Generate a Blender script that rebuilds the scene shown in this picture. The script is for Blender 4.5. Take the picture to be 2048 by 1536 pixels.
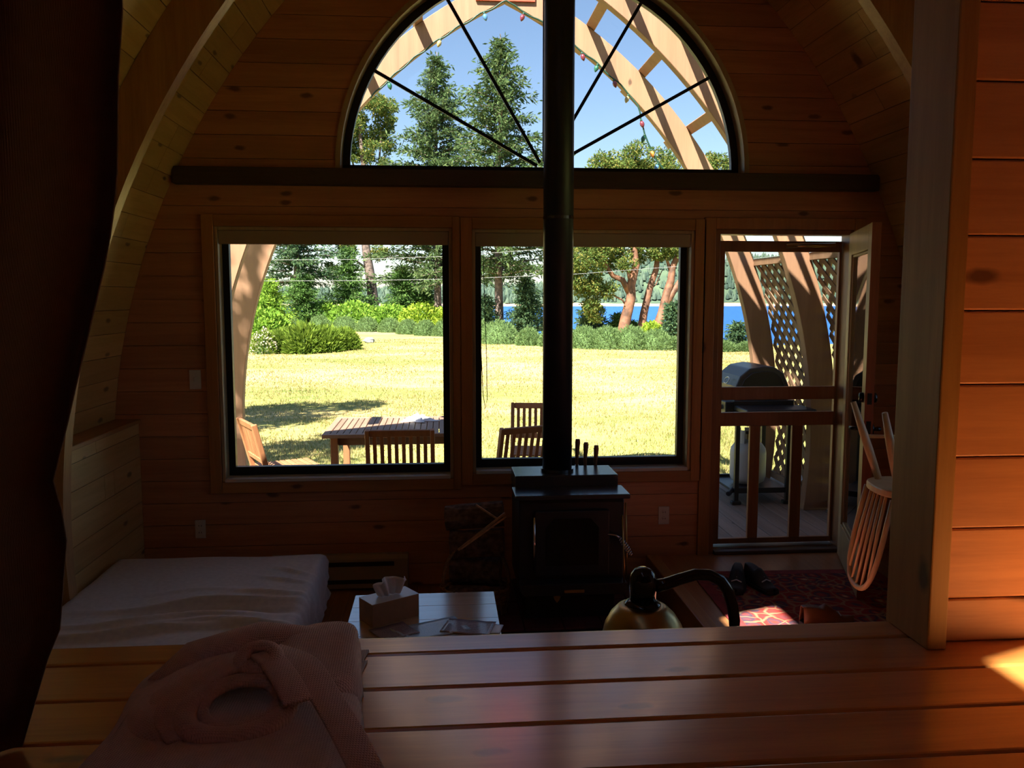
import bpy, bmesh, math, random
import numpy as np
from mathutils import Vector, Matrix

# ------------------------------------------------------------------ scene, camera, light
sc = bpy.context.scene
COL = sc.collection
for o in list(bpy.data.objects):
    bpy.data.objects.remove(o, do_unlink=True)

cam_d = bpy.data.cameras.new('camera')
cam_d.sensor_width = 36.0
cam_d.lens = 1690.0 / 2048.0 * 36.0
cam_d.clip_start = 0.02
cam_d.clip_end = 6000
cam = bpy.data.objects.new('camera', cam_d)
COL.objects.link(cam)
YAW, PITCH = math.radians(4.8), math.radians(5.85)
CAM = Vector((0.0, 0.0, 1.81))
cam.location = CAM
cam.rotation_euler = Vector((math.sin(YAW) * math.cos(PITCH), math.cos(YAW) * math.cos(PITCH), -math.sin(PITCH))).to_track_quat('-Z', 'Y').to_euler()
sc.camera = cam

SUN_DIR = Vector((0.45, 0.68, -1.0)).normalized()          # the way the light travels
world = bpy.data.worlds.new('world')
sc.world = world
world.use_nodes = True
wn = world.node_tree
wn.nodes.clear()
sky = wn.nodes.new('ShaderNodeTexSky')
sky.sky_type = 'NISHITA'
sky.sun_disc = False
sky.sun_elevation = math.asin(-SUN_DIR.z)
sky.sun_rotation = math.atan2(-SUN_DIR.x, -SUN_DIR.y)
sky.altitude = 0
sky.air_density = 1.0
sky.dust_density = 0.3
sky.ozone_density = 2.5
bg = wn.nodes.new('ShaderNodeBackground')
bg.inputs['Strength'].default_value = 0.043
wo = wn.nodes.new('ShaderNodeOutputWorld')
wn.links.new(sky.outputs[0], bg.inputs[0])
wn.links.new(bg.outputs[0], wo.inputs[0])

sun_d = bpy.data.lights.new('sun', 'SUN')
sun_d.energy = 5.3
sun_d.color = (1.0, 0.93, 0.80)
sun_d.angle = math.radians(0.6)
sun = bpy.data.objects.new('sun', sun_d)
COL.objects.link(sun)
sun.location = (-6, -9, 14)
sun.rotation_euler = SUN_DIR.to_track_quat('-Z', 'Y').to_euler()

sc.view_settings.view_transform = 'Standard'
sc.view_settings.look = 'None'
sc.view_settings.gamma = 1.0
sc.view_settings.use_curve_mapping = False
sc.view_settings.exposure = 2.1
sc.cycles.max_bounces = 6
sc.cycles.diffuse_bounces = 4
sc.cycles.transparent_max_bounces = 10
sc.cycles.glossy_bounces = 2
sc.cycles.adaptive_threshold = 0.05
sc.cycles.use_light_tree = False
sc.cycles.debug_use_spatial_splits = True
sc.cycles.sample_clamp_indirect = 6.0
sc.cycles.caustics_reflective = False
sc.cycles.caustics_refractive = False

R_ = random.Random(7)
RNG = np.random.default_rng(11)


# ------------------------------------------------------------------ materials
def nodes_of(name):
    m = bpy.data.materials.new(name)
    m.use_nodes = True
    nt = m.node_tree
    nt.nodes.clear()
    out = nt.nodes.new('ShaderNodeOutputMaterial')
    return m, nt, out


def nd(nt, kind, ins=None, **props):
    n = nt.nodes.new('ShaderNode' + kind)
    for k, v in props.items():
        setattr(n, k, v)
    for k, v in (ins or {}).items():
        if hasattr(v, 'bl_rna') and isinstance(v, bpy.types.NodeSocket):
            nt.links.new(v, n.inputs[k])
        else:
            n.inputs[k].default_value = v
    return n


def rgba(c):
    return (c[0], c[1], c[2], 1.0)


def ramp(nt, fac, stops):
    r = nt.nodes.new('ShaderNodeValToRGB')
    e = r.color_ramp.elements
    while len(e) < len(stops):
        e.new(0.5)
    for i, (p, c) in enumerate(stops):
        e[i].position = p
        e[i].color = rgba(c)
    nt.links.new(fac, r.inputs[0])
    return r.outputs[0]


def mixc(nt, fac, a, b, mode='MIX'):
    n = nt.nodes.new('ShaderNodeMix')
    n.data_type = 'RGBA'
    n.blend_type = mode
    for s, v in ((n.inputs[0], fac), (n.inputs[6], a), (n.inputs[7], b)):
        if isinstance(v, bpy.types.NodeSocket):
            nt.links.new(v, s)
        else:
            s.default_value = v if isinstance(v, (int, float)) else rgba(v)
    return n.outputs[2]


def mathn(nt, op, a, b=0.0):
    n = nt.nodes.new('ShaderNodeMath')
    n.operation = op
    for s, v in ((n.inputs[0], a), (n.inputs[1], b)):
        if isinstance(v, bpy.types.NodeSocket):
            nt.links.new(v, s)
        else:
            s.default_value = v
    return n.outputs[0]


def principled(nt, out, color, rough=0.5, metallic=0.0, bump=None, bump_strength=0.3, bump_dist=0.01, spec=0.5, coat=0.0, coat_ior=1.5):
    p = nt.nodes.new('ShaderNodeBsdfPrincipled')
    if isinstance(color, bpy.types.NodeSocket):
        nt.links.new(color, p.inputs['Base Color'])
    else:
        p.inputs['Base Color'].default_value = rgba(color)
    if isinstance(rough, bpy.types.NodeSocket):
        nt.links.new(rough, p.inputs['Roughness'])
    else:
        p.inputs['Roughness'].default_value = rough
    p.inputs['Metallic'].default_value = metallic
    p.inputs['Specular IOR Level'].default_value = spec
    p.inputs['Coat Weight'].default_value = coat
    p.inputs['Coat Roughness'].default_value = 0.16
    p.inputs['Coat IOR'].default_value = coat_ior
    if bump is not None:
        b = nd(nt, 'Bump', {'Strength': bump_strength, 'Distance': bump_dist, 'Height': bump})
        nt.links.new(b.outputs[0], p.inputs['Normal'])
    nt.links.new(p.outputs[0], out.inputs[0])
    return p


def obj_coord(nt, shift=True):
    tc = nd(nt, 'TexCoord')
    v = tc.outputs['Object']
    oi = nd(nt, 'ObjectInfo')
    if shift:
        sh = nd(nt, 'VectorMath', operation='SCALE')
        cx = nd(nt, 'CombineXYZ', {0: oi.outputs['Random'], 1: oi.outputs['Random'], 2: oi.outputs['Random']})
        nt.links.new(cx.outputs[0], sh.inputs[0])
        sh.inputs['Scale'].default_value = 37.0
        ad = nd(nt, 'VectorMath', operation='ADD')
        nt.links.new(v, ad.inputs[0])
        nt.links.new(sh.outputs[0], ad.inputs[1])
        v = ad.outputs[0]
    return v, oi.outputs['Random']


def wood(name, light, dark, axis='X', grain=60.0, rough=0.42, knots=0.5, vary=0.25, coat=0.0, bump=0.12, knot_scale=5.0, depth=None, coat_ior=1.75):
    """planed timber: grain along one object axis, knots, tone that differs from piece to piece"""
    m, nt, out = nodes_of(name)
    v, rnd = obj_coord(nt)
    st = {'X': (0.06, 1, 1), 'Y': (1, 0.06, 1), 'Z': (1, 1, 0.06)}[axis]
    mp = nd(nt, 'Mapping', {'Vector': v, 'Scale': st})
    n1 = nd(nt, 'TexNoise', {'Vector': mp.outputs[0], 'Scale': grain * 0.25, 'Detail': 5.0, 'Roughness': 0.6, 'Distortion': 0.6})
    n2 = nd(nt, 'TexNoise', {'Vector': mp.outputs[0], 'Scale': grain * 1.6, 'Detail': 3.0, 'Roughness': 0.7})
    g = mathn(nt, 'ADD', mathn(nt, 'MULTIPLY', n1.outputs[0], 0.7), mathn(nt, 'MULTIPLY', n2.outputs[0], 0.3))
    col = ramp(nt, g, [(0.30, dark), (0.62, light)])
    if knots > 0:
        sx = nd(nt, 'SeparateXYZ', {0: v})
        ax_, ac_ = {('X', 'Y'): (0, 2), ('X', 'Z'): (0, 1), ('Y', 'X'): (1, 2), ('Z', 'X'): (2, 1), ('Z', 'Y'): (2, 0)}.get((axis, depth), (None, None))
        if ax_ is None:
            ax_ = 'XYZ'.index(axis)
            o1, o2 = [q for q in range(3) if q != ax_]
            across = mathn(nt, 'ADD', sx.outputs[o1], sx.outputs[o2])
        else:
            across = sx.outputs[ac_]
        mk = nd(nt, 'CombineXYZ', {0: mathn(nt, 'MULTIPLY', sx.outputs[ax_], 0.42), 1: across})
        nz = nd(nt, 'TexNoise', {'Vector': v, 'Scale': 14.0, 'Detail': 2.0})
        wob = nd(nt, 'VectorMath', operation='MULTIPLY_ADD')
        nt.links.new(nz.outputs['Color'], wob.inputs[0])
        wob.inputs[1].default_value = (0.02, 0.02, 0.0)
        nt.links.new(mk.outputs[0], wob.inputs[2])
        vo = nd(nt, 'TexVoronoi', {'Vector': wob.outputs[0], 'Scale': knot_scale}, voronoi_dimensions='2D')
        sel = nd(nt, 'SeparateColor', {0: vo.outputs['Color']})
        on = mathn(nt, 'LESS_THAN', sel.outputs[0], knots)
        kn = nd(nt, 'MapRange', {'Value': vo.outputs['Distance'], 'From Min': 0.045, 'From Max': 0.095, 'To Min': 1.0, 'To Max': 0.0})
        ks = mathn(nt, 'MULTIPLY', kn.outputs[0], on)
        dk = tuple(c * 0.28 for c in dark)
        col = mixc(nt, mathn(nt, 'MULTIPLY', ks, 0.85), col, dk)
    hs = nd(nt, 'HueSaturation', {'Color': col})
    nt.links.new(mathn(nt, 'ADD', mathn(nt, 'MULTIPLY', rnd, vary), 1.0 - vary * 0.5), hs.inputs['Value'])
    principled(nt, out, hs.outputs[0], rough, bump=g, bump_strength=bump, bump_dist=0.004, coat=coat, coat_ior=coat_ior)
    return m


def plain(name, color, rough=0.5, metallic=0.0, noise=0.0, scale=20.0, bump=0.0, spec=0.5):
    m, nt, out = nodes_of(name)
    v, _ = obj_coord(nt)
    n = nd(nt, 'TexNoise', {'Vector': v, 'Scale': scale, 'Detail': 4.0})
    a = tuple(max(0, c * (1 - noise)) for c in color)
    b = tuple(min(1, c * (1 + noise)) for c in color)
    col = ramp(nt, n.outputs[0], [(0.35, a), (0.65, b)])
    principled(nt, out, col, rough, metallic, bump=n.outputs[0] if bump else None, bump_strength=bump, bump_dist=0.005, spec=spec)
    return m


def foliage(name, c1, c2, c3, trans=0.35):
    m, nt, out = nodes_of(name)
    ge = nd(nt, 'NewGeometry')
    col = ramp(nt, ge.outputs['Random Per Island'], [(0.0, c1), (0.55, c2), (1.0, c3)])
    d = nd(nt, 'BsdfDiffuse', {'Color': col})
    t = nd(nt, 'BsdfTranslucent', {'Color': col})
    mx = nd(nt, 'MixShader', {0: trans, 1: d.outputs[0], 2: t.outputs[0]})
    nt.links.new(mx.outputs[0], out.inputs[0])
    return m


def glass(name, tint=(1, 1, 1), refl=0.06):
    m, nt, out = nodes_of(name)
    t = nd(nt, 'BsdfTransparent', {'Color': rgba(tint)})
    g = nd(nt, 'BsdfGlossy', {'Color': (1, 1, 1, 1), 'Roughness': 0.02})
    fr = nd(nt, 'Fresnel', {'IOR': 1.3})
    mx = nd(nt, 'MixShader', {0: fr.outputs[0], 1: t.outputs[0], 2: g.outputs[0]})
    nt.links.new(mx.outputs[0], out.inputs[0])
    return m


M = {}
PINE_L, PINE_D = (0.64, 0.295, 0.14), (0.45, 0.185, 0.080)
M['board_x'] = wood('pine_board_x', PINE_L, PINE_D, 'X', knots=0.40, depth='Y')
M['board_y'] = wood('pine_board_y', (0.68, 0.43, 0.165), (0.52, 0.30, 0.095), 'Y', knots=0.6)
M['deck_x'] = wood('varnished_plank', (0.68, 0.285, 0.072), (0.43, 0.155, 0.036), 'X', rough=0.34, knots=0.5, coat=1.0, coat_ior=2.0, vary=0.15, bump=0.05, knot_scale=6.5, depth='Z')
M['trim_x'] = wood('pine_trim_x', (0.52, 0.24, 0.075), (0.36, 0.145, 0.042), 'X', knots=0.1)
M['trim_z'] = wood('pine_trim_z', (0.52, 0.24, 0.075), (0.36, 0.145, 0.042), 'Z', knots=0.1)
M['trim_y'] = wood('pine_trim_y', (0.52, 0.27, 0.09), (0.36, 0.16, 0.05), 'Y', knots=0.1)
M['jamb'] = wood('pale_jamb', (0.62, 0.47, 0.27), (0.48, 0.33, 0.17), 'Z', knots=0.06)
M['post'] = wood('fir_post', (0.48, 0.26, 0.08), (0.33, 0.155, 0.04), 'Z', knots=0.3, rough=0.5, depth='X')
M['rib'] = wood('laminated_rib', (0.50, 0.28, 0.11), (0.33, 0.16, 0.055), 'Z', knots=0.0)
M['door_red'] = wood('red_stained_door', (0.28, 0.075, 0.03), (0.17, 0.04, 0.016), 'Z', knots=0.0, rough=0.35)
M['door_pale'] = wood('pale_door', (0.55, 0.40, 0.22), (0.42, 0.28, 0.14), 'Z', knots=0.0, rough=0.4)
M['screen_wood'] = wood('screen_door_wood', (0.34, 0.15, 0.055), (0.22, 0.085, 0.03), 'Z', knots=0.0)
M['ledge'] = wood('dark_ledge', (0.10, 0.065, 0.045), (0.06, 0.04, 0.03), 'X', knots=0.0)
M['floor'] = wood('fir_floor', (0.45, 0.21, 0.08), (0.31, 0.13, 0.045), 'Y', knots=0.1, rough=0.35, vary=0.3)
M['table'] = wood('coffee_table_wood', (0.66, 0.46, 0.27), (0.50, 0.33, 0.17), 'X', knots=0.1, rough=0.2, coat=1.0, coat_ior=2.6, vary=0.05, bump=0.03)
M['chairwood'] = wood('pale_beech', (0.76, 0.54, 0.29), (0.62, 0.42, 0.20), 'Z', knots=0.0, rough=0.35)
M['teak'] = wood('teak', (0.42, 0.19, 0.085), (0.27, 0.11, 0.045), 'Z', knots=0.0, rough=0.55)
M['teak_old'] = wood('weathered_teak', (0.32, 0.20, 0.14), (0.20, 0.12, 0.08), 'Y', knots=0.0, rough=0.6)
M['arch'] = wood('arch_timber', (0.345, 0.195, 0.112), (0.25, 0.13, 0.072), 'Z', grain=30, knots=0.05, rough=0.65, vary=0.1)
M['lath'] = wood('lattice_timber', (0.25, 0.15, 0.085), (0.16, 0.09, 0.05), 'Z', knots=0.0, rough=0.7, vary=0.3)
M['decking'] = wood('weathered_decking', (0.36, 0.25, 0.19), (0.22, 0.14, 0.10), 'Y', knots=0.1, rough=0.7, vary=0.3)
M['roofing'] = plain('roof_shingle_brown', (0.10, 0.07, 0.05), 0.9, noise=0.3)
M['black_frame'] = plain('dark_window_frame', (0.012, 0.014, 0.016), 0.4)
M['stove'] = plain('stove_black_iron', (0.016, 0.018, 0.020), 0.45, 0.0, noise=0.1)
M['stove_top'] = plain('stove_top_iron', (0.03, 0.034, 0.04), 0.22, 0.0, noise=0.05, spec=1.0)
M['stove_glass'] = plain('stove_door_glass', (0.006, 0.006, 0.006), 0.08)
M['brass'] = plain('brass', (0.55, 0.38, 0.14), 0.28, 1.0)
M['lampbrass'] = plain('aged_brass_shade', (0.42, 0.31, 0.13), 0.33, 1.0)
M['chrome'] = plain('chrome', (0.7, 0.7, 0.7), 0.15, 1.0)
M['gloss_black'] = plain('glossy_black', (0.008, 0.008, 0.009), 0.12)
M['shoe_brown'] = plain('brown_leather', (0.16, 0.06, 0.025), 0.4)
M['rubber'] = plain('black_rubber', (0.015, 0.014, 0.014), 0.6)
M['white_plastic'] = plain('white_plastic', (0.72, 0.68, 0.60), 0.4)
M['heater'] = plain('heater_beige', (0.42, 0.33, 0.22), 0.45)
M['slot'] = plain('dark_slot', (0.02, 0.02, 0.02), 0.7)
M['maroon'] = plain('maroon_tile', (0.115, 0.035, 0.04), 0.35, noise=0.25)
M['paper'] = plain('white_paper', (0.80, 0.82, 0.85), 0.35)
M['card'] = plain('brown_card', (0.36, 0.20, 0.095), 0.5, noise=0.08)
M['tissue'] = plain('tissue_paper', (0.82, 0.78, 0.76), 0.9, noise=0.04)
M['wicker'] = plain('wicker', (0.28, 0.16, 0.07), 0.7, noise=0.3, scale=60)
M['bark'] = plain('log_bark', (0.15, 0.095, 0.07), 0.9, noise=0.5, scale=30, bump=0.6)
M['splitwood'] = plain('split_wood', (0.46, 0.27, 0.15), 0.8, noise=0.25, scale=30)
M['kindling'] = plain('kindling_wood', (0.60, 0.36, 0.20), 0.8, noise=0.2, scale=40)
M['glass'] = glass('clear_glass')
M['tank'] = plain('painted_steel_white', (0.62, 0.63, 0.64), 0.35)
M['grill_hood'] = plain('grill_hood_enamel', (0.055, 0.06, 0.072), 0.28)
M['grill_black'] = plain('grill_black_steel', (0.018, 0.018, 0.02), 0.4)
M['red_plate'] = plain('red_painted_wood', (0.50, 0.075, 0.035), 0.5, noise=0.15)
M['wire'] = plain('cable', (0.22, 0.23, 0.25), 0.5)
M['cord_green'] = plain('green_cord', (0.01, 0.05, 0.03), 0.5)
for nm, c in (('red', (0.16, 0.03, 0.045)), ('green', (0.02, 0.11, 0.07)), ('orange', (0.62, 0.24, 0.05)), ('blue', (0.08, 0.22, 0.42)), ('amber', (0.40, 0.32, 0.15))):
    M['bulb_' + nm] = plain('bulb_' + nm, c, 0.25)
M['fir_bark'] = plain('fir_bark', (0.14, 0.105, 0.09), 0.95, noise=0.45, scale=6, bump=0.7)
M['arb_bark'] = plain('arbutus_bark', (0.165, 0.078, 0.045), 0.7, noise=0.55, scale=3.0, bump=0.4)
M['rock'] = plain('grey_rock', (0.30, 0.30, 0.33), 0.9, noise=0.4, scale=8, bump=0.5)
M['fir'] = foliage('fir_needles', (0.04, 0.075, 0.032), (0.075, 0.125, 0.048), (0.14, 0.19, 0.075))
M['fir_blue'] = foliage('fir_needles_bluish', (0.035, 0.075, 0.045), (0.07, 0.13, 0.065), (0.12, 0.19, 0.08))
M['fir_young'] = foliage('young_fir_needles', (0.05, 0.11, 0.035), (0.10, 0.20, 0.05), (0.17, 0.29, 0.08))
M['arb_leaf'] = foliage('arbutus_leaves', (0.06, 0.11, 0.03), (0.115, 0.175, 0.045), (0.25, 0.22, 0.06))
M['green_leaf'] = foliage('fresh_green_leaves', (0.11, 0.22, 0.03), (0.20, 0.36, 0.05), (0.33, 0.48, 0.08))
M['yellow_leaf'] = foliage('yellow_green_leaves', (0.17, 0.28, 0.03), (0.28, 0.42, 0.05), (0.46, 0.54, 0.08))
M['juniper'] = foliage('juniper_needles', (0.09, 0.15, 0.025), (0.16, 0.25, 0.035), (0.26, 0.36, 0.06))
M['lavender'] = foliage('lavender_leaves', (0.10, 0.17, 0.06), (0.16, 0.25, 0.095), (0.22, 0.33, 0.13))
M['petal'] = foliage('pale_petals', (0.60, 0.55, 0.40), (0.80, 0.74, 0.60), (0.85, 0.80, 0.70))
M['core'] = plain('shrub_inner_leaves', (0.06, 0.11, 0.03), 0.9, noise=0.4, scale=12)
M['far_forest'] = foliage('far_forest_crowns', (0.045, 0.075, 0.060), (0.068, 0.105, 0.080), (0.095, 0.135, 0.095), 0.1)  # crown greens dulled and blued, distance haze put into the colour


def cloth(name, color, scale, strength, weave='waffle'):
    m, nt, out = nodes_of(name)
    tc = nd(nt, 'TexCoord')
    v = tc.outputs['Object']
    n = nd(nt, 'TexNoise', {'Vector': v, 'Scale': 40.0, 'Detail': 4.0})
    w1 = nd(nt, 'TexWave', {'Vector': v, 'Scale': scale, 'Distortion': 1.0}, bands_direction='X')
    w2 = nd(nt, 'TexWave', {'Vector': v, 'Scale': scale, 'Distortion': 1.0}, bands_direction='Y')
    h = mathn(nt, 'MAXIMUM', w1.outputs[1], w2.outputs[1])
    h = mathn(nt, 'ADD', h, mathn(nt, 'MULTIPLY', n.outputs[0], 0.8))
    a = tuple(c * 0.86 for c in color)
    col = ramp(nt, n.outputs[0], [(0.3, a), (0.7, color)])
    p = principled(nt, out, col, 0.95, bump=h, bump_strength=strength, bump_dist=0.003, spec=0.15)
    p.inputs['Sheen Weight'].default_value = 0.25
    return m


M['robe'] = cloth('waffle_robe_cotton', (0.80, 0.58, 0.51), 80.0, 0.55)
M['sheet'] = cloth('grey_bed_sheet', (0.80, 0.77, 0.76), 160.0, 0.12)
M['curtain'] = cloth('brown_curtain', (0.11, 0.060, 0.032), 140.0, 0.2)


def rug_material():
    m, nt, out = nodes_of('oriental_rug')
    tc = nd(nt, 'TexCoord')
    v = tc.outputs['Object']
    nw = nd(nt, 'TexNoise', {'Vector': v, 'Scale': 6.0, 'Detail': 2.0})
    wob = nd(nt, 'VectorMath', operation='MULTIPLY_ADD')
    nt.links.new(nw.outputs['Color'], wob.inputs[0])
    wob.inputs[1].default_value = (0.12, 0.12, 0.0)
    nt.links.new(v, wob.inputs[2])
    vo = nd(nt, 'TexVoronoi', {'Vector': wob.outputs[0], 'Scale': 11.0}, feature='F1')
    ve = nd(nt, 'TexVoronoi', {'Vector': wob.outputs[0], 'Scale': 11.0}, feature='DISTANCE_TO_EDGE')
    c1 = ramp(nt, vo.outputs['Distance'], [(0.10, (0.50, 0.40, 0.24)), (0.22, (0.38, 0.06, 0.045)), (0.42, (0.07, 0.06, 0.09)), (0.55, (0.30, 0.045, 0.04))])
    k = nd(nt, 'MapRange', {'Value': ve.outputs['Distance'], 'From Min': 0.02, 'From Max': 0.08, 'To Min': 0.7, 'To Max': 0.0})
    col = mixc(nt, k.outputs[0], c1, (0.34, 0.25, 0.14))
    n2 = nd(nt, 'TexNoise', {'Vector': v, 'Scale': 240.0})
    principled(nt, out, col, 0.95, bump=n2.outputs[0], bump_strength=0.4, bump_dist=0.003, spec=0.1)
    return m


M['rug'] = rug_material()
M['rug_edge'] = plain('rug_border_red', (0.26, 0.035, 0.035), 0.95, noise=0.2)


def lawn_material():
    m, nt, out = nodes_of('dry_lawn')
    tc = nd(nt, 'TexCoord')
    v = tc.outputs['Object']
    mp = nd(nt, 'Mapping', {'Vector': v, 'Scale': (0.35, 1.0, 1.0)})
    a = nd(nt, 'TexNoise', {'Vector': mp.outputs[0], 'Scale': 0.30, 'Detail': 6.0, 'Roughness': 0.62})
    b = nd(nt, 'TexNoise', {'Vector': mp.outputs[0], 'Scale': 6.0, 'Detail': 5.0, 'Roughness': 0.7})
    f = mathn(nt, 'ADD', mathn(nt, 'MULTIPLY', a.outputs[0], 0.65), mathn(nt, 'MULTIPLY', b.outputs[0], 0.35))
    col = ramp(nt, f, [(0.36, (0.13, 0.17, 0.045)), (0.45, (0.30, 0.29, 0.09)), (0.55, (0.47, 0.345, 0.165)), (0.70, (0.53, 0.39, 0.20))])
    # greener close to the deck, where it is watered
    sp = nd(nt, 'SeparateXYZ', {0: v})
    near = nd(nt, 'MapRange', {'Value': sp.outputs[1], 'From Min': 9.0, 'From Max': 17.0, 'To Min': 0.75, 'To Max': 0.0})
    nf = mathn(nt, 'MULTIPLY', near.outputs[0], mathn(nt, 'ADD', b.outputs[0], 0.45))
    col = mixc(nt, nf, col, (0.24, 0.30, 0.07))
    principled(nt, out, col, 0.95, bump=b.outputs[0], bump_strength=0.6, bump_dist=0.05, spec=0.1)
    return m


def sea_material():
    m, nt, out = nodes_of('sea_water')
    tc = nd(nt, 'TexCoord')
    mp = nd(nt, 'Mapping', {'Vector': tc.outputs['Object'], 'Scale': (0.25, 0.06, 1.0)})
    n = nd(nt, 'TexNoise', {'Vector': mp.outputs[0], 'Scale': 2.0, 'Detail': 5.0, 'Roughness': 0.65})
    col = ramp(nt, n.outputs[0], [(0.35, (0.012, 0.075, 0.26)), (0.65, (0.03, 0.13, 0.38))])
    principled(nt, out, col, 0.55, bump=n.outputs[0], bump_strength=0.6, bump_dist=1.0, spec=0.25)
    return m


def hill_material():
    m, nt, out = nodes_of('forested_hill')
    tc = nd(nt, 'TexCoord')
    v = tc.outputs['Object']
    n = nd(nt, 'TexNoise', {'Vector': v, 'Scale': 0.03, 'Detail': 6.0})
    col = ramp(nt, n.outputs[0], [(0.35, (0.045, 0.08, 0.06)), (0.65, (0.095, 0.14, 0.085))])  # bluish greens carry the haze over the water in the base colour
    sp = nd(nt, 'SeparateXYZ', {0: v})
    n2 = nd(nt, 'TexNoise', {'Vector': v, 'Scale': 0.02, 'Detail': 4.0})
    hgt = mathn(nt, 'ADD', sp.outputs[2], mathn(nt, 'MULTIPLY', n2.outputs[0], -6.0))
    k = nd(nt, 'MapRange', {'Value': hgt, 'From Min': -9.5, 'From Max': -8.3, 'To Min': 1.0, 'To Max': 0.0})
    col = mixc(nt, k.outputs[0], col, (0.52, 0.36, 0.24))
    principled(nt, out, col, 0.95, spec=0.1)
    return m


M['lawn'] = lawn_material()
M['sea'] = sea_material()
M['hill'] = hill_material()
M['grass'] = foliage('grass_blades', (0.17, 0.21, 0.06), (0.36, 0.31, 0.13), (0.52, 0.41, 0.21), 0.3)


# ------------------------------------------------------------------ mesh helpers
def tag(o, label=None, cat=None, group=None, kind=None):
    if label:
        o['label'] = label
    if cat:
        o['category'] = cat
    if group:
        o['group'] = group
    if kind:
        o['kind'] = kind
    return o


def empty(name, loc=(0, 0, 0), rz=0.0, label=None, cat=None, group=None, kind=None):
    o = bpy.data.objects.new(name, None)
    COL.objects.link(o)
    o.empty_display_size = 0.1
    o.location = loc
    o.rotation_euler = (0, 0, rz)
    return tag(o, label, cat, group, kind)


def link_mesh(name, me, mat, parent=None):
    o = bpy.data.objects.new(name, me)
    COL.objects.link(o)
    if mat is not None and not me.materials:
        me.materials.append(M[mat] if isinstance(mat, str) else mat)
    if parent is not None:
        o.parent = parent
    return o


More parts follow.
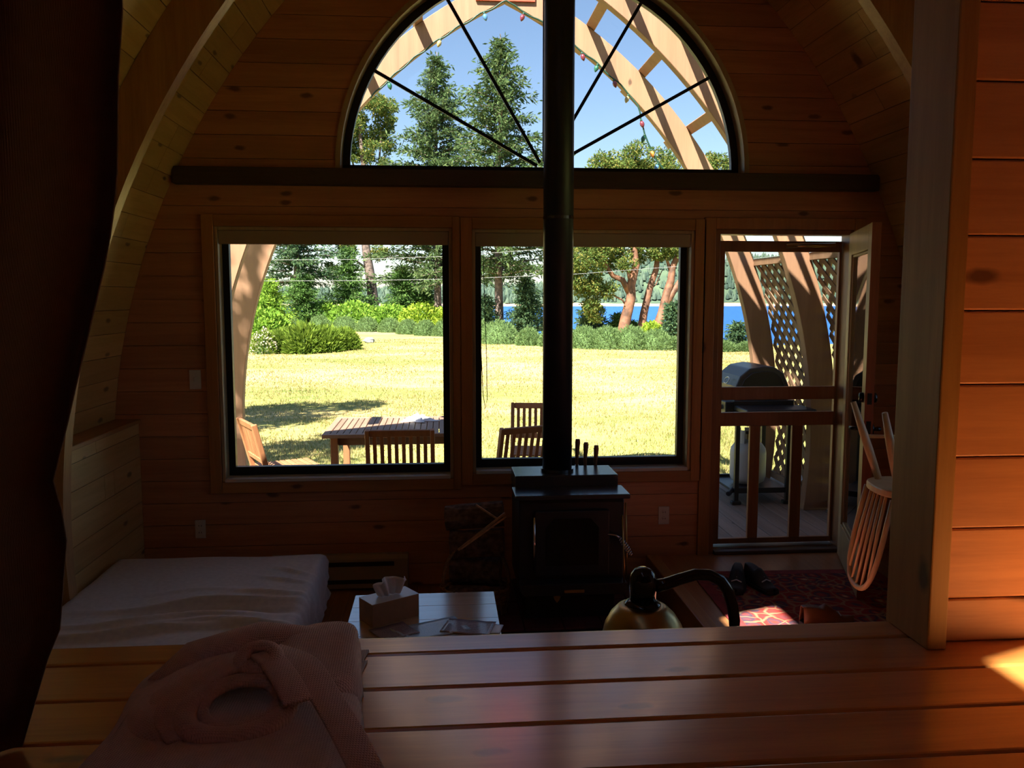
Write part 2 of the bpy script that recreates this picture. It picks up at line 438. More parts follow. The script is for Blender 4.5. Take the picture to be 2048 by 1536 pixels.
class MB:
    def __init__(self):
        self.v, self.f = [], []

    def add(self, vs, fs):
        b = len(self.v)
        self.v += [tuple(p) for p in vs]
        self.f += [tuple(i + b for i in f) for f in fs]
        return self

    def box(self, x0, x1, y0, y1, z0, z1):
        return self.add([(x0, y0, z0), (x1, y0, z0), (x1, y1, z0), (x0, y1, z0), (x0, y0, z1), (x1, y0, z1), (x1, y1, z1), (x0, y1, z1)],
                        [(0, 3, 2, 1), (4, 5, 6, 7), (0, 1, 5, 4), (1, 2, 6, 5), (2, 3, 7, 6), (3, 0, 4, 7)])

    def bar(self, p, q, w, h, up=(0, 0, 1)):
        """a straight timber from p to q, w across and h along up"""
        p, q = Vector(p), Vector(q)
        return self.sweep([p, q], w, h, [up, up])

    def sweep(self, path, w, h, ups, closed=False, wh=None):
        """rectangular section along a path"""
        path = [Vector(p) for p in path]
        n = len(path)
        vs, fs = [], []
        for i, p in enumerate(path):
            a = path[(i - 1) % n] if (closed or i > 0) else p
            b = path[(i + 1) % n] if (closed or i < n - 1) else p
            t = (b - a).normalized()
            u = Vector(ups[i] if isinstance(ups, list) else ups)
            s = t.cross(u).normalized()
            u = s.cross(t).normalized()
            ww, hh = (wh[i] if wh else (w, h))
            for (cx, cz) in ((-1, -1), (1, -1), (1, 1), (-1, 1)):
                vs.append(p + s * cx * ww / 2 + u * cz * hh / 2)
        m = n if closed else n - 1
        for i in range(m):
            a, b = 4 * i, 4 * ((i + 1) % n)
            for k in range(4):
                fs.append((a + k, a + (k + 1) % 4, b + (k + 1) % 4, b + k))
        if not closed:
            fs.append((3, 2, 1, 0))
            e = 4 * (n - 1)
            fs.append((e, e + 1, e + 2, e + 3))
        return self.add(vs, fs)

    def tube(self, path, radii, n=8, closed=False, flat=1.0, up=(0, 0, 1)):
        path = [Vector(p) for p in path]
        if isinstance(radii, (int, float)):
            radii = [radii] * len(path)
        m = len(path)
        vs, fs = [], []
        pu = None
        for i, p in enumerate(path):
            a = path[(i - 1) % m] if (closed or i > 0) else p
            b = path[(i + 1) % m] if (closed or i < m - 1) else p
            t = (b - a).normalized()
            u = Vector(up) if pu is None else pu
            if abs(t.dot(u)) > 0.98:
                u = Vector((0, 1, 0)) if abs(t.y) < 0.9 else Vector((1, 0, 0))
            s = t.cross(u).normalized()
            u = s.cross(t).normalized()
            pu = u
            for k in range(n):
                an = 2 * math.pi * k / n
                vs.append(p + s * math.cos(an) * radii[i] + u * math.sin(an) * radii[i] * flat)
        for i in range(m if closed else m - 1):
            a, b = n * i, n * ((i + 1) % m)
            for k in range(n):
                fs.append((a + k, a + (k + 1) % n, b + (k + 1) % n, b + k))
        if not closed:
            fs.append(tuple(reversed(range(n))))
            fs.append(tuple(range(n * (m - 1), n * m)))
        return self.add(vs, fs)

    def lathe(self, prof, c=(0, 0, 0), n=24):
        """prof: list of (radius, z)"""
        vs, fs = [], []
        for (r, z) in prof:
            for k in range(n):
                an = 2 * math.pi * k / n
                vs.append((c[0] + r * math.cos(an), c[1] + r * math.sin(an), c[2] + z))
        for i in range(len(prof) - 1):
            for k in range(n):
                fs.append((n * i + k, n * i + (k + 1) % n, n * (i + 1) + (k + 1) % n, n * (i + 1) + k))
        fs.append(tuple(reversed(range(n))))
        fs.append(tuple(range(n * (len(prof) - 1), n * len(prof))))
        return self.add(vs, fs)

    def prism(self, poly, d0, d1, axis='Y'):
        """polygon extruded; axis Y: poly is (x, z); axis X: poly is (y, z); axis Z: poly is (x, y)"""
        n = len(poly)
        f = {'Y': lambda p, d: (p[0], d, p[1]), 'X': lambda p, d: (d, p[0], p[1]), 'Z': lambda p, d: (p[0], p[1], d)}[axis]
        vs = [f(p, d0) for p in poly] + [f(p, d1) for p in poly]
        fs = [tuple(range(n)), tuple(reversed(range(n, 2 * n)))]
        fs += [(i, i + n, (i + 1) % n + n, (i + 1) % n) for i in range(n)]
        return self.add(vs, fs)

    def build(self, name, mat, parent=None, bevel=0.0, seg=1, smooth=False, subsurf=0, origin=None, solidify=0.0):
        me = bpy.data.meshes.new(name)
        vs = self.v if origin is None else [(p[0] - origin[0], p[1] - origin[1], p[2] - origin[2]) for p in self.v]
        me.from_pydata(vs, [], self.f)
        bm = bmesh.new()
        bm.from_mesh(me)
        bmesh.ops.recalc_face_normals(bm, faces=bm.faces)
        if bevel > 0:
            es = [e for e in bm.edges if len(e.link_faces) == 2 and e.calc_face_angle(0) > 0.5]
            bmesh.ops.bevel(bm, geom=es, offset=bevel, segments=seg, affect='EDGES', profile=0.5)
        bm.to_mesh(me)
        bm.free()
        if smooth:
            me.polygons.foreach_set('use_smooth', [True] * len(me.polygons))
        o = link_mesh(name, me, mat, parent)
        if origin is not None:
            o.location = origin
        if solidify:
            md = o.modifiers.new('solid', 'SOLIDIFY')
            md.thickness = solidify
        if subsurf:
            md = o.modifiers.new('sub', 'SUBSURF')
            md.levels = md.render_levels = subsurf
        return o


def box(name, x0, x1, y0, y1, z0, z1, mat, parent=None, bevel=0.0, seg=1):
    """a box whose object origin is at its centre (in the parent's frame)"""
    c = ((x0 + x1) / 2, (y0 + y1) / 2, (z0 + z1) / 2)
    return MB().box(x0, x1, y0, y1, z0, z1).build(name, mat, parent, bevel, seg, origin=c)


def np_mesh(name, verts, tris, mat, parent=None, smooth=False):
    """large triangle or quad soup from numpy arrays"""
    me = bpy.data.meshes.new(name)
    verts = np.ascontiguousarray(verts, dtype=np.float32)
    tris = np.ascontiguousarray(tris, dtype=np.int32)
    k = tris.shape[1]
    me.vertices.add(len(verts))
    me.vertices.foreach_set('co', verts.ravel())
    me.loops.add(tris.size)
    me.loops.foreach_set('vertex_index', tris.ravel())
    me.polygons.add(len(tris))
    me.polygons.foreach_set('loop_start', np.arange(0, tris.size, k, dtype=np.int32))
    me.polygons.foreach_set('loop_total', np.full(len(tris), k, dtype=np.int32))
    me.update(calc_edges=True)
    if smooth:
        me.polygons.foreach_set('use_smooth', np.ones(len(tris), dtype=bool))
    return link_mesh(name, me, mat, parent)


def unit(a):
    return a / np.maximum(np.linalg.norm(a, axis=1, keepdims=True), 1e-9)


def leaf_tris(pos, direc, length, width, rng, quad=True):
    """one kite-shaped leaf per row"""
    n = len(pos)
    d = unit(direc)
    s = unit(np.cross(d, rng.normal(size=(n, 3))))
    length = np.asarray(length).reshape(-1, 1) * np.ones((n, 1))
    width = np.asarray(width).reshape(-1, 1) * np.ones((n, 1))
    a = pos
    b = pos + d * length * 0.45 + s * width * 0.5
    c = pos + d * length
    e = pos + d * length * 0.45 - s * width * 0.5
    if quad:
        v = np.stack([a, b, c, e], 1).reshape(-1, 3)
        f = np.arange(4 * n).reshape(-1, 4)
    else:
        v = np.stack([b - d * length * 0.45, c, e - d * length * 0.45], 1).reshape(-1, 3)
        f = np.arange(3 * n).reshape(-1, 3)
    return v, f


# ------------------------------------------------------------------ the vaulted room
CX, AX, AZ, AR = 0.588, -1.75, 0.667, 4.12      # gothic profile: ridge at X = CX, arc centres AX beyond it, at height AZ, inner radius AR
RC = AR + 0.19                                  # inner face of the ceiling boards
YW = 5.20                                       # inner face of the window wall
KX0, KX1 = -1.815, 2.991                        # knee walls
KZ = 1.08
ZP = 1.15                                       # platform
ZL = 0.16                                       # entry landing
ZD = 0.09                                       # outdoor deck
ZG = -0.30                                      # lawn


def half(z, r):
    q = r * r - (z - AZ) ** 2
    return max(0.0, AX + math.sqrt(q)) if q > 0 else 0.0


def arc_pt(side, r, th):
    """point on the arch: side -1 left, +1 right; th measured from the horizontal through the arc centre"""
    return CX + side * (AX + r * math.cos(th)), AZ + r * math.sin(th)


def th_apex(r):
    return math.acos(-AX / r)


def th_z(r, z):
    return math.asin((z - AZ) / r)


W1 = (-1.335, 0.072, 0.690, 2.228)
W2 = (0.192, 1.574, 0.715, 2.222)
D1 = (1.705, 2.60, 0.0, 2.232)
HC, HR = (0.645, 2.575), 1.262


def wall_gaps(z):
    """solid intervals of the window wall at height z"""
    if z < KZ:
        a, b = KX0 - 0.02, KX1 + 0.02
    else:
        h = half(z, RC + 0.03)
        a, b = CX - h, CX + h
    cuts = []
    for w in (W1, W2, D1):
        if w[2] < z < w[3]:
            cuts.append((w[0], w[1]))
    if HC[1] < z < HC[1] + HR:
        k = math.sqrt(HR * HR - (z - HC[1]) ** 2)
        cuts.append((HC[0] - k, HC[0] + k))
    out = []
    for (c, d) in sorted(cuts):
        if c - a > 0.004:
            out.append((a, c))
        a = d
    if b - a > 0.004:
        out.append((a, b))
    return out


def wall_band(mb, z0, z1, y0, y1):
    e = 1e-4
    g0, g1 = wall_gaps(z0 + e), wall_gaps(z1 - e)
    if len(g0) != len(g1):
        g0 = g1 = wall_gaps((z0 + z1) / 2)
    out = []
    for (a0, b0), (a1, b1) in zip(g0, g1):
        out.append((min(a0, a1), max(b0, b1), [(a0, z0), (b0, z0), (b1, z1), (a1, z1)]))
    return out


BREAKS = sorted({W1[2], W1[3], W2[2], W2[3], D1[3], HC[1], KZ})
apex_c = AZ + math.sqrt(RC * RC - AX * AX)

# backing of the window wall, with its openings
mb = MB()
zs = sorted(set([0.0, apex_c] + BREAKS + [HC[1] + HR * math.sin(i * math.pi / 48) for i in range(1, 25)] + list(np.arange(2.6, apex_c, 0.12)) + list(np.arange(1.2, 2.5, 0.2))))
for z0, z1 in zip(zs[:-1], zs[1:]):
    for a, b, poly in wall_band(mb, z0, z1, 0, 0):
        mb.prism(poly, YW + 0.021, YW + 0.115)
wall_far = mb.build('wall_far', 'trim_x')
tag(wall_far, 'knotty pine end wall holding the windows, the half round light and the door', 'wall', kind='structure')

PB = 0.1375
row = 0
z = 0.0105 - PB
while z < apex_c - 0.02:
    lo, hi = max(0.0, z + 0.0015), min(apex_c - 0.01, z + PB - 0.0015)
    z += PB
    if hi - lo < 0.01:
        continue
    cuts = sorted(set([lo, hi] + [b for b in BREAKS if lo < b < hi] + [lo + (hi - lo) * k / 4 for k in range(1, 4)]))
    comps = []
    for c0, c1 in zip(cuts[:-1], cuts[1:]):
        new = []
        for a, b, poly in wall_band(None, c0, c1, 0, 0):
            hit = [c for c in comps if c['live'] and c['b'] > a + 0.01 and c['a'] < b - 0.01]
            base = {'a': a, 'b': b, 'polys': [poly], 'live': True}
            for h in hit:
                h['live'] = False
                if h in comps:
                    base['polys'] += h['polys']
                    comps.remove(h)
            new.append(base)
        for c in comps:
            c['live'] = False
        comps += new
    for c in comps:
        m_ = MB()
        for p in c['polys']:
            m_.prism(p, YW, YW + 0.02)
        xs = [q[0] for p in c['polys'] for q in p]
        if max(xs) - min(xs) < 0.015:
            continue
        m_.build('board', 'board_x', wall_far, origin=((min(xs) + max(xs)) / 2, YW, (lo + hi) / 2))

# vault: outer shell with two roof lights, inner boards laid lengthwise
RW = (2.20, 4.25, 1.22, 2.40)                    # side window in the right slope: y0, y1, z0, z1
mb = MB()
ro0, ro1 = RC + 0.02, RC + 0.13
for side in (-1, 1):
    t_lo, t_hi = th_z(ro0, -0.28), th_apex(ro0)
    ts = [t_lo + (t_hi - t_lo) * i / 26 for i in range(27)]
    s0, s1 = th_z(ro0, 4.08), th_z(ro0, 4.27)
    if side == 1:
        s0, s1 = th_z(ro0, RW[2]), th_z(ro0, RW[3])
    s2 = th_z(ro0, 4.37) if side == -1 else s1
    ts = sorted([t for t in ts if min(abs(t - s0), abs(t - s1), abs(t - s2)) > 0.02] + sorted({s0, s1, s2}))
    ys = [-2.2, -1.40, -0.59, 0.09, 1.45, RW[0], RW[1], 5.235]
    for a, b in zip(ts[:-1], ts[1:]):
        for y0, y1 in zip(ys[:-1], ys[1:]):
            hole = (abs(y0 + 1.40) < 1e-6 or abs(y0 - 0.09) < 1e-6) if side == -1 else abs(y0 - RW[0]) < 1e-6
            if hole and s0 - 1e-6 <= a and b <= (s2 if y0 < -1 else s1) + 1e-6:
                continue
            p = [arc_pt(side, ro0, a), arc_pt(side, ro1, a), arc_pt(side, ro1, b), arc_pt(side, ro0, b)]
            mb.prism(p, y0, y1)
ceiling = mb.build('ceiling', 'trim_y')
tag(ceiling, 'pointed vault ceiling lined with lengthwise pine boards', 'ceiling', kind='structure')
for side in (-1, 1):
    t = th_z(RC, KZ - 0.02)
    tE = th_apex(RC)
    dth = PB / RC
    i = 0
    while t < tE - 0.004:
        t1 = min(tE, t + dth)
        g = 0.0015 / RC
        cutsy = [2.40]
        y = 2.40 + R_.uniform(0.3, 1.6)
        while y < 5.0:
            cutsy.append(y)
            y += R_.uniform(0.9, 2.2)
        cutsy.append(YW - 0.001)
        zm = AZ + RC * math.sin((t + t1) / 2)
        if side == 1 and RW[2] - 0.06 < zm < RW[3] + 0.06:
            cutsy = [RW[1] + 0.002, YW - 0.001]
        for y0, y1 in zip(cutsy[:-1], cutsy[1:]):
            p = [arc_pt(side, RC, t + g), arc_pt(side, RC + 0.019, t + g), arc_pt(side, RC + 0.019, t1 - g), arc_pt(side, RC, t1 - g)]
            mx, mz = sum(q[0] for q in p) / 4, sum(q[1] for q in p) / 4
            MB().prism(p, y0 + 0.0012, y1 - 0.0012).build('board', 'board_y', ceiling, origin=(mx, (y0 + y1) / 2, mz))
        t = t1

# side window in the right slope, out of sight behind the partition
mb = MB()
for y0, y1 in ((RW[0], RW[0] + 0.05), (RW[1] - 0.05, RW[1]), ((RW[0] + RW[1]) / 2 - 0.025, (RW[0] + RW[1]) / 2 + 0.025)):
    for k in range(8):
        a = th_z(ro0, RW[2]) + (th_z(ro0, RW[3]) - th_z(ro0, RW[2])) * k / 8
        b = th_z(ro0, RW[2]) + (th_z(ro0, RW[3]) - th_z(ro0, RW[2])) * (k + 1) / 8
        mb.prism([arc_pt(1, ro0 + 0.02, a), arc_pt(1, ro0 + 0.08, a), arc_pt(1, ro0 + 0.08, b), arc_pt(1, ro0 + 0.02, b)], y0, y1)
win4 = mb.build('window_4', 'black_frame')
tag(win4, 'side window in the slope of the vault behind the partition', 'window', kind='structure')
for y0, y1 in ((RW[0] + 0.05, (RW[0] + RW[1]) / 2 - 0.025), ((RW[0] + RW[1]) / 2 + 0.025, RW[1] - 0.05)):
    mb = MB()
    for k in range(8):
        a = th_z(ro0, RW[2]) + (th_z(ro0, RW[3]) - th_z(ro0, RW[2])) * k / 8
        b = th_z(ro0, RW[2]) + (th_z(ro0, RW[3]) - th_z(ro0, RW[2])) * (k + 1) / 8
        q0, q1 = arc_pt(1, ro0 + 0.05, a), arc_pt(1, ro0 + 0.05, b)
        mb.add([(q0[0], y0, q0[1]), (q0[0], y1, q0[1]), (q1[0], y1, q1[1]), (q1[0], y0, q1[1])], [(0, 1, 2, 3)])
    mb.build('pane', 'glass', win4)

# back wall behind the camera
mb = MB()
zz = [-0.28 + (apex_c + 0.25) * i / 20 for i in range(21)]
for z0, z1 in zip(zz[:-1], zz[1:]):
    h0, h1 = half(z0, RC + 0.06), half(z1, RC + 0.06)
    mb.prism([(CX - h0, z0), (CX + h0, z0), (CX + h1, z1), (CX - h1, z1)], -2.3, -2.2)
tag(mb.build('wall_back', 'board_x'), 'plain pine wall behind the sleeping platform', 'wall', kind='structure')

# knee walls
for side, kx, nm in ((-1, KX0, 'wall_left'), (1, KX1, 'wall_right')):
    x0, x1 = (kx - 0.14, kx - 0.02) if side < 0 else (kx + 0.02, kx + 0.14)
    w = box(nm, x0, x1, 1.62, YW, 0.0, KZ - 0.02, 'trim_y')
    tag(w, 'low pine knee wall with a ledge under the vault beside the ' + ('mattress' if side < 0 else 'entry'), 'wall', kind='structure')
    z = 0.0105 - PB + 0.02
    while z < KZ - 0.05:
        lo, hi = max(0.0, z + 0.0015), min(KZ - 0.02, z + PB - 0.0015)
        z += PB
        ys = [2.2] + sorted(R_.uniform(2.8, 5.0) for _ in range(2)) + [YW - 0.001]
        for y0, y1 in zip(ys[:-1], ys[1:]):
            if hi - lo < 0.02 or y1 - y0 < 0.05:
                continue
            a, b = (kx - 0.019, kx) if side < 0 else (kx, kx + 0.019)
            box('board', a - w.location.x, b - w.location.x, y0 + 0.0012 - w.location.y, y1 - 0.0012 - w.location.y, lo - w.location.z, hi - w.location.z, 'board_y', w)
    a, b = (kx - 0.60, kx + 0.012) if side < 0 else (kx - 0.012, kx + 0.60)
    if side < 0:
        a = CX - half(KZ + 0.02, RC + 0.02) - 0.0
    else:
        b = CX + half(KZ + 0.02, RC + 0.02)
    box('ledge_cap', a - w.location.x, b - w.location.x, 1.62 - w.location.y, YW - 0.001 - w.location.y, KZ - 0.02 - w.location.z, KZ + 0.004 - w.location.z, 'trim_y', w, 0.003)

# laminated ribs of the vault
for yr in (4.06, 2.86):
    mb = MB()
    for side in (-1, 1):
        n = 40
        t0, t1 = th_z(AR, 0.0), th_apex(AR)
        P0 = [arc_pt(side, AR, t0 + (t1 - t0) * i / n) for i in range(n + 1)]
        t1b = th_apex(AR + 0.188)
        t0b = th_z(AR + 0.188, 0.0)
        P1 = [arc_pt(side, AR + 0.188, t0b + (t1b - t0b) * i / n) for i in range(n + 1)]
        for i in range(n):
            mb.prism([P0[i], P1[i], P1[i + 1], P0[i + 1]], yr, yr + 0.085)
    # the foot of the rib stands in front of the knee wall
    o = mb.build('trim_1', 'rib')
    tag(o, 'curved laminated timber rib rising from the knee wall ' + ('near the window wall' if yr > 3 else 'next to the brown curtain'), 'rib', kind='structure')

# ------------------------------------------------------------------ floors, platform, partition
floor = box('floor', KX0 - 0.1, KX1 + 0.1, 1.58, YW + 0.15, -0.20, -0.02, 'floor')
tag(floor, 'sunken living room floor of narrow brown fir strips', 'floor', kind='structure')
x = KX0
while x < 1.30:
    x1 = min(x + 0.083, 1.30)
    box('floor_plank', x + 0.0008 - floor.location.x, x1 - 0.0008 - floor.location.x, 1.62 - floor.location.y, YW - floor.location.y, -0.02 - floor.location.z, 0.0 - floor.location.z, 'floor', floor, 0.0015)
    x = x1
land = box('floor_entry', 1.375, KX1, 1.62, YW + 0.15, -0.02, ZL - 0.001, 'floor')
tag(land, 'raised entry landing floor under the red rug', 'floor', kind='structure')
tag(box('trim_2', 1.300, 1.375, 2.6, YW - 0.002, -0.02, ZL + 0.006, 'trim_y', None, 0.006, 2), 'orange pine nosing board along the edge of the entry landing', 'trim', kind='structure')

plat = box('floor_platform', -2.0, 3.0, -2.2, 1.585, ZP - 0.16, ZP - 0.034, 'trim_x')
tag(plat, 'raised sleeping platform of varnished rounded pine planks in the foreground', 'platform', kind='structure')
edges = [1.612, 1.524, 1.384, 1.247, 1.110, 0.973, 0.836, 0.699, 0.562, 0.425, 0.288]
for k, (a, b) in enumerate(zip(edges[1:], edges[:-1])):
    o = MB().box(-2.0, 3.0, a + 0.0008, b - 0.0008, ZP - 0.034, ZP).build('plank', 'deck_x', plat, 0.0075 if k else 0.010, 3, origin=(0, (a + b) / 2, ZP - 0.017))
    o.location = Vector(o.location) - Vector(plat.location)
box('plank', -2.0 - plat.location.x, 3.0 - plat.location.x, -2.2 - plat.location.y, 0.287 - plat.location.y, ZP - 0.034 - plat.location.z, ZP - plat.location.z, 'deck_x', plat, 0.007)
riser = box('wall_riser', -2.0, 3.0, 1.560, 1.586, 0.0, ZP - 0.034, 'trim_x')
tag(riser, 'front of the sleeping platform facing the living room', 'wall', kind='structure')

part = box('wall_partition', 0.955, 3.05, 1.513, 1.56, ZP, 3.6, 'trim_x')
tag(part, 'board partition beside the post, glowing orange above the sunlit planks', 'wall', kind='structure')
z = ZP - 0.052
while z < 3.4:
    lo, hi = max(ZP, z + 0.001), z + PB - 0.001
    z += PB
    box('board', 0.955 - part.location.x, 3.0 - part.location.x, 1.492 - part.location.y, 1.513 - part.location.y, lo - part.location.z, hi - part.location.z, 'board_x', part, 0.0035, 2)
tag(box('trim_3', 0.905, 0.943, 1.458, 1.608, ZP, 3.7, 'post', None, 0.003, 2), 'squared timber post at the end of the partition', 'post', kind='structure')
tag(box('trim_4', 0.9432, 0.9548, 1.490, 1.60, ZP, 3.7, 'post', None, 0.002), 'narrow batten between the post and the partition boards', 'trim', kind='structure')

# ------------------------------------------------------------------ windows
def window(n, w, label):
    a, b, c, d = w
    f = MB()
    fw_, y0, y1 = 0.040, YW + 0.092, YW + 0.135
    ia, ib, ic, id_ = a + 0.02, b - 0.02, c + 0.02, d - 0.02
    f.box(ia, ia + fw_, y0, y1, ic, id_)
    f.box(ib - fw_, ib, y0, y1, ic, id_)
    f.box(ia + fw_, ib - fw_, y0, y1, ic, ic + fw_ + 0.012)
    f.box(ia + fw_, ib - fw_, y0, y1, id_ - fw_, id_)
    cx, cz = (a + b) / 2, (c + d) / 2
    o = f.build('window_%d' % n, 'black_frame', origin=(cx, YW, cz))
    tag(o, label, 'window', kind='structure')

    def part_box(nm, x0, x1, y0, y1, z0, z1, mat, bv=0.002):
        return box(nm, x0 - cx, x1 - cx, y0 - YW, y1 - YW, z0 - cz, z1 - cz, mat, o, bv)
    part_box('pane', ia + fw_ - 0.004, ib - fw_ + 0.004, y0 + 0.022, y0 + 0.028, ic + fw_, id_ - fw_ + 0.004, 'glass', 0)
    part_box('jamb', a, a + 0.02, YW - 0.004, YW + 0.122, c, d, 'jamb')
    part_box('jamb', b - 0.02, b, YW - 0.004, YW + 0.122, c, d, 'jamb')
    part_box('jamb', a + 0.02, b - 0.02, YW - 0.004, YW + 0.122, d - 0.02, d, 'jamb')
    part_box('sill', a + 0.0202, b - 0.0202, YW - 0.026, YW + 0.14, c, c + 0.0198, 'white_plastic')
    t, yy0, yy1 = 0.070, YW - 0.022, YW - 0.0045
    part_box('casing', a - t, a, yy0, yy1, c - t, d + t, 'trim_z', 0.003)
    part_box('casing', b, b + 0.046 if n == 1 else b + t, yy0, yy1, c - t, d + t, 'trim_z', 0.003)
    part_box('casing', a, b, yy0, yy1, d, d + t, 'trim_x', 0.003)
    part_box('casing', a, b, yy0, yy1, c - t, c, 'trim_x', 0.003)
    return o


W1c = (W1[0], W1[1], W1[2], W1[3])
window(1, W1, 'wide dark framed window looking on the outdoor table and the low juniper')
window(2, W2, 'dark framed window behind the black stove pipe')
for (a, b, zt, lab) in ((W1[0] + 0.021, W1[1] - 0.021, W1[3] - 0.021, 'beige roller shade pulled up in the window over the outdoor table'),
                        (W2[0] + 0.021, W2[1] - 0.021, W2[3] - 0.021, 'beige roller shade pulled up behind the stove pipe')):
    e = empty('roller_shade', ((a + b) / 2, YW + 0.028, zt), label=lab, cat='blind', group='rolled up shades')
    hw = (b - a) / 2
    box('valance', -hw + 0.001, hw - 0.001, -0.026, -0.016, -0.082, 0.0, 'heater', e, 0.003)
    mb = MB().tube([(-hw + 0.01, 0.008, -0.035), (hw - 0.01, 0.008, -0.035)], 0.022, 12)
    mb.build('roll', 'sheet', e, smooth=True)
    if zt < W1[3] - 0.022:
        mb = MB().tube([(-hw + 0.03, -0.012, -0.07), (-hw + 0.032, -0.012, -0.70), (-hw + 0.045, -0.012, -1.00), (-hw + 0.06, -0.012, -1.08), (-hw + 0.07, -0.012, -1.02), (-hw + 0.066, -0.012, -0.72), (-hw + 0.045, -0.012, -0.07)], 0.0022, 6)
        mb.build('pull_cord', 'rubber', e)

# half round light
hw3 = MB()
N3 = 48
for i in range(N3):
    a0, a1 = math.pi * i / N3, math.pi * (i + 1) / N3
    q = lambda r, a: (r * math.cos(a), r * math.sin(a))
    hw3.prism([q(HR - 0.030, a0), q(HR - 0.075, a0), q(HR - 0.075, a1), q(HR - 0.030, a1)], 0.098, 0.138)
hw3.box(-HR + 0.035, HR - 0.035, 0.098, 0.138, 0.0, 0.035)
win3 = hw3.build('window_3', 'black_frame', origin=(0, 0, 0))
win3.location = (HC[0], YW, HC[1])
tag(win3, 'half round fan light with dark spokes above the ledge', 'window', kind='structure')
jm = MB()
for i in range(N3):
    a0, a1 = math.pi * i / N3, math.pi * (i + 1) / N3
    jm.prism([q(HR, a0), q(HR - 0.030, a0), q(HR - 0.030, a1), q(HR, a1)], -0.012, 0.15)
jm.build('jamb', 'jamb', win3)
gl = MB().prism([q(HR - 0.07, math.pi * i / N3) for i in range(N3 + 1)], 0.118, 0.124)
gl.build('pane', 'glass', win3)
for dg in (30, 60, 90, 120, 150):
    a = math.radians(dg)
    MB().bar((0.05 * math.cos(a), 0.112, 0.02 + 0.05 * math.sin(a)), ((HR - 0.07) * math.cos(a), 0.112, (HR - 0.07) * math.sin(a)), 0.012, 0.020, up=(-math.sin(a), 0, math.cos(a))).build('spoke', 'black_frame', win3)
tag(box('trim_5', CX - half(2.5, RC) + 0.02, CX + half(2.5, RC) - 0.02, YW - 0.075, YW - 0.001, 2.468, 2.566, 'ledge', None, 0.004), 'dark ledge running across the wall under the half round light', 'trim', kind='structure')

# ------------------------------------------------------------------ door frame, screen door, open entry door
fr = MB()
fr.box(D1[0], D1[0] + 0.035, YW - 0.004, YW + 0.122, ZL, D1[3])
fr.box(D1[1] - 0.02, D1[1], YW - 0.004, YW + 0.122, ZL, D1[3])
fr.box(D1[0] + 0.035, D1[1] - 0.02, YW - 0.004, YW + 0.122, D1[3] - 0.03, D1[3])
frame = fr.build('trim_6', 'screen_wood', bevel=0.002)
tag(frame, 'dark stained door frame around the screen door', 'trim', kind='structure')
for nm, bx in (('casing', (D1[0] - 0.075, D1[0], YW - 0.022, YW - 0.0045, 0.0, D1[3] + 0.07)), ('casing', (D1[1], D1[1] + 0.07, YW - 0.022, YW - 0.0045, ZL, D1[3] + 0.07)), ('casing', (D1[0], D1[1], YW - 0.022, YW - 0.0045, D1[3], D1[3] + 0.07))):
    box(nm, *bx, 'trim_z', frame, 0.003)
box('threshold', D1[0] + 0.035, D1[1] - 0.02, YW - 0.03, YW + 0.15, ZL, ZL + 0.022, 'ledge', frame, 0.004)
box('threshold_strip', D1[0] + 0.035, D1[1] - 0.02, YW + 0.02, YW + 0.06, ZL + 0.0221, ZL + 0.026, 'chrome', frame, 0.001)

sx0, sx1, sz0, sz1 = 1.745, 2.572, ZL + 0.034, 2.168
sd = MB()
sy0, sy1 = YW + 0.100, YW + 0.132
sd.box(sx0, sx0 + 0.062, sy0, sy1, sz0, sz1)
sd.box(sx1 - 0.010, sx1 + 0.004, sy0, sy1, sz0, sz1)
door2 = sd.build('door_2', 'screen_wood', origin=(0, 0, 0), bevel=0.002)
tag(door2, 'closed wooden screen door with two lower bars, looking onto the barbecue', 'door', kind='structure')
for nm, z0, z1 in (('top_rail', 2.100, sz1), ('middle_rail', 1.148, 1.232), ('lock_rail', 0.977, 1.066), ('bottom_rail', sz0, 0.228)):
    box(nm, sx0 + 0.0625, sx1 - 0.0105, sy0 + 0.001, sy1 - 0.001, z0, z1, 'screen_wood', door2, 0.002)
for x0, x1 in ((2.004, 2.072), (2.288, 2.360)):
    box('bar', x0, x1, sy0 + 0.002, sy1 - 0.002, 0.2285, 0.9765, 'screen_wood', door2, 0.002)
m_, nt_, out_ = nodes_of('insect_mesh')
t_ = nd(nt_, 'BsdfTransparent')
d_ = nd(nt_, 'BsdfDiffuse', {'Color': (0.06, 0.06, 0.06, 1)})
x_ = nd(nt_, 'MixShader', {0: 0.14, 1: t_.outputs[0], 2: d_.outputs[0]})
nt_.links.new(x_.outputs[0], out_.inputs[0])
M['mesh'] = m_
for nm, z0, z1 in (('screen', 1.2325, 2.0995), ('screen', 1.0665, 1.1475), ('screen', 0.2285, 0.9765)):
    box(nm, sx0 + 0.0625, sx1 - 0.0105, sy1 - 0.008, sy1 - 0.006, z0, z1, 'mesh', door2)
MB().tube([(2.20, sy0 - 0.02, 2.135), (2.52, sy0 - 0.02, 2.145)], 0.014, 10).build('door_closer', 'brass', door2, smooth=True)

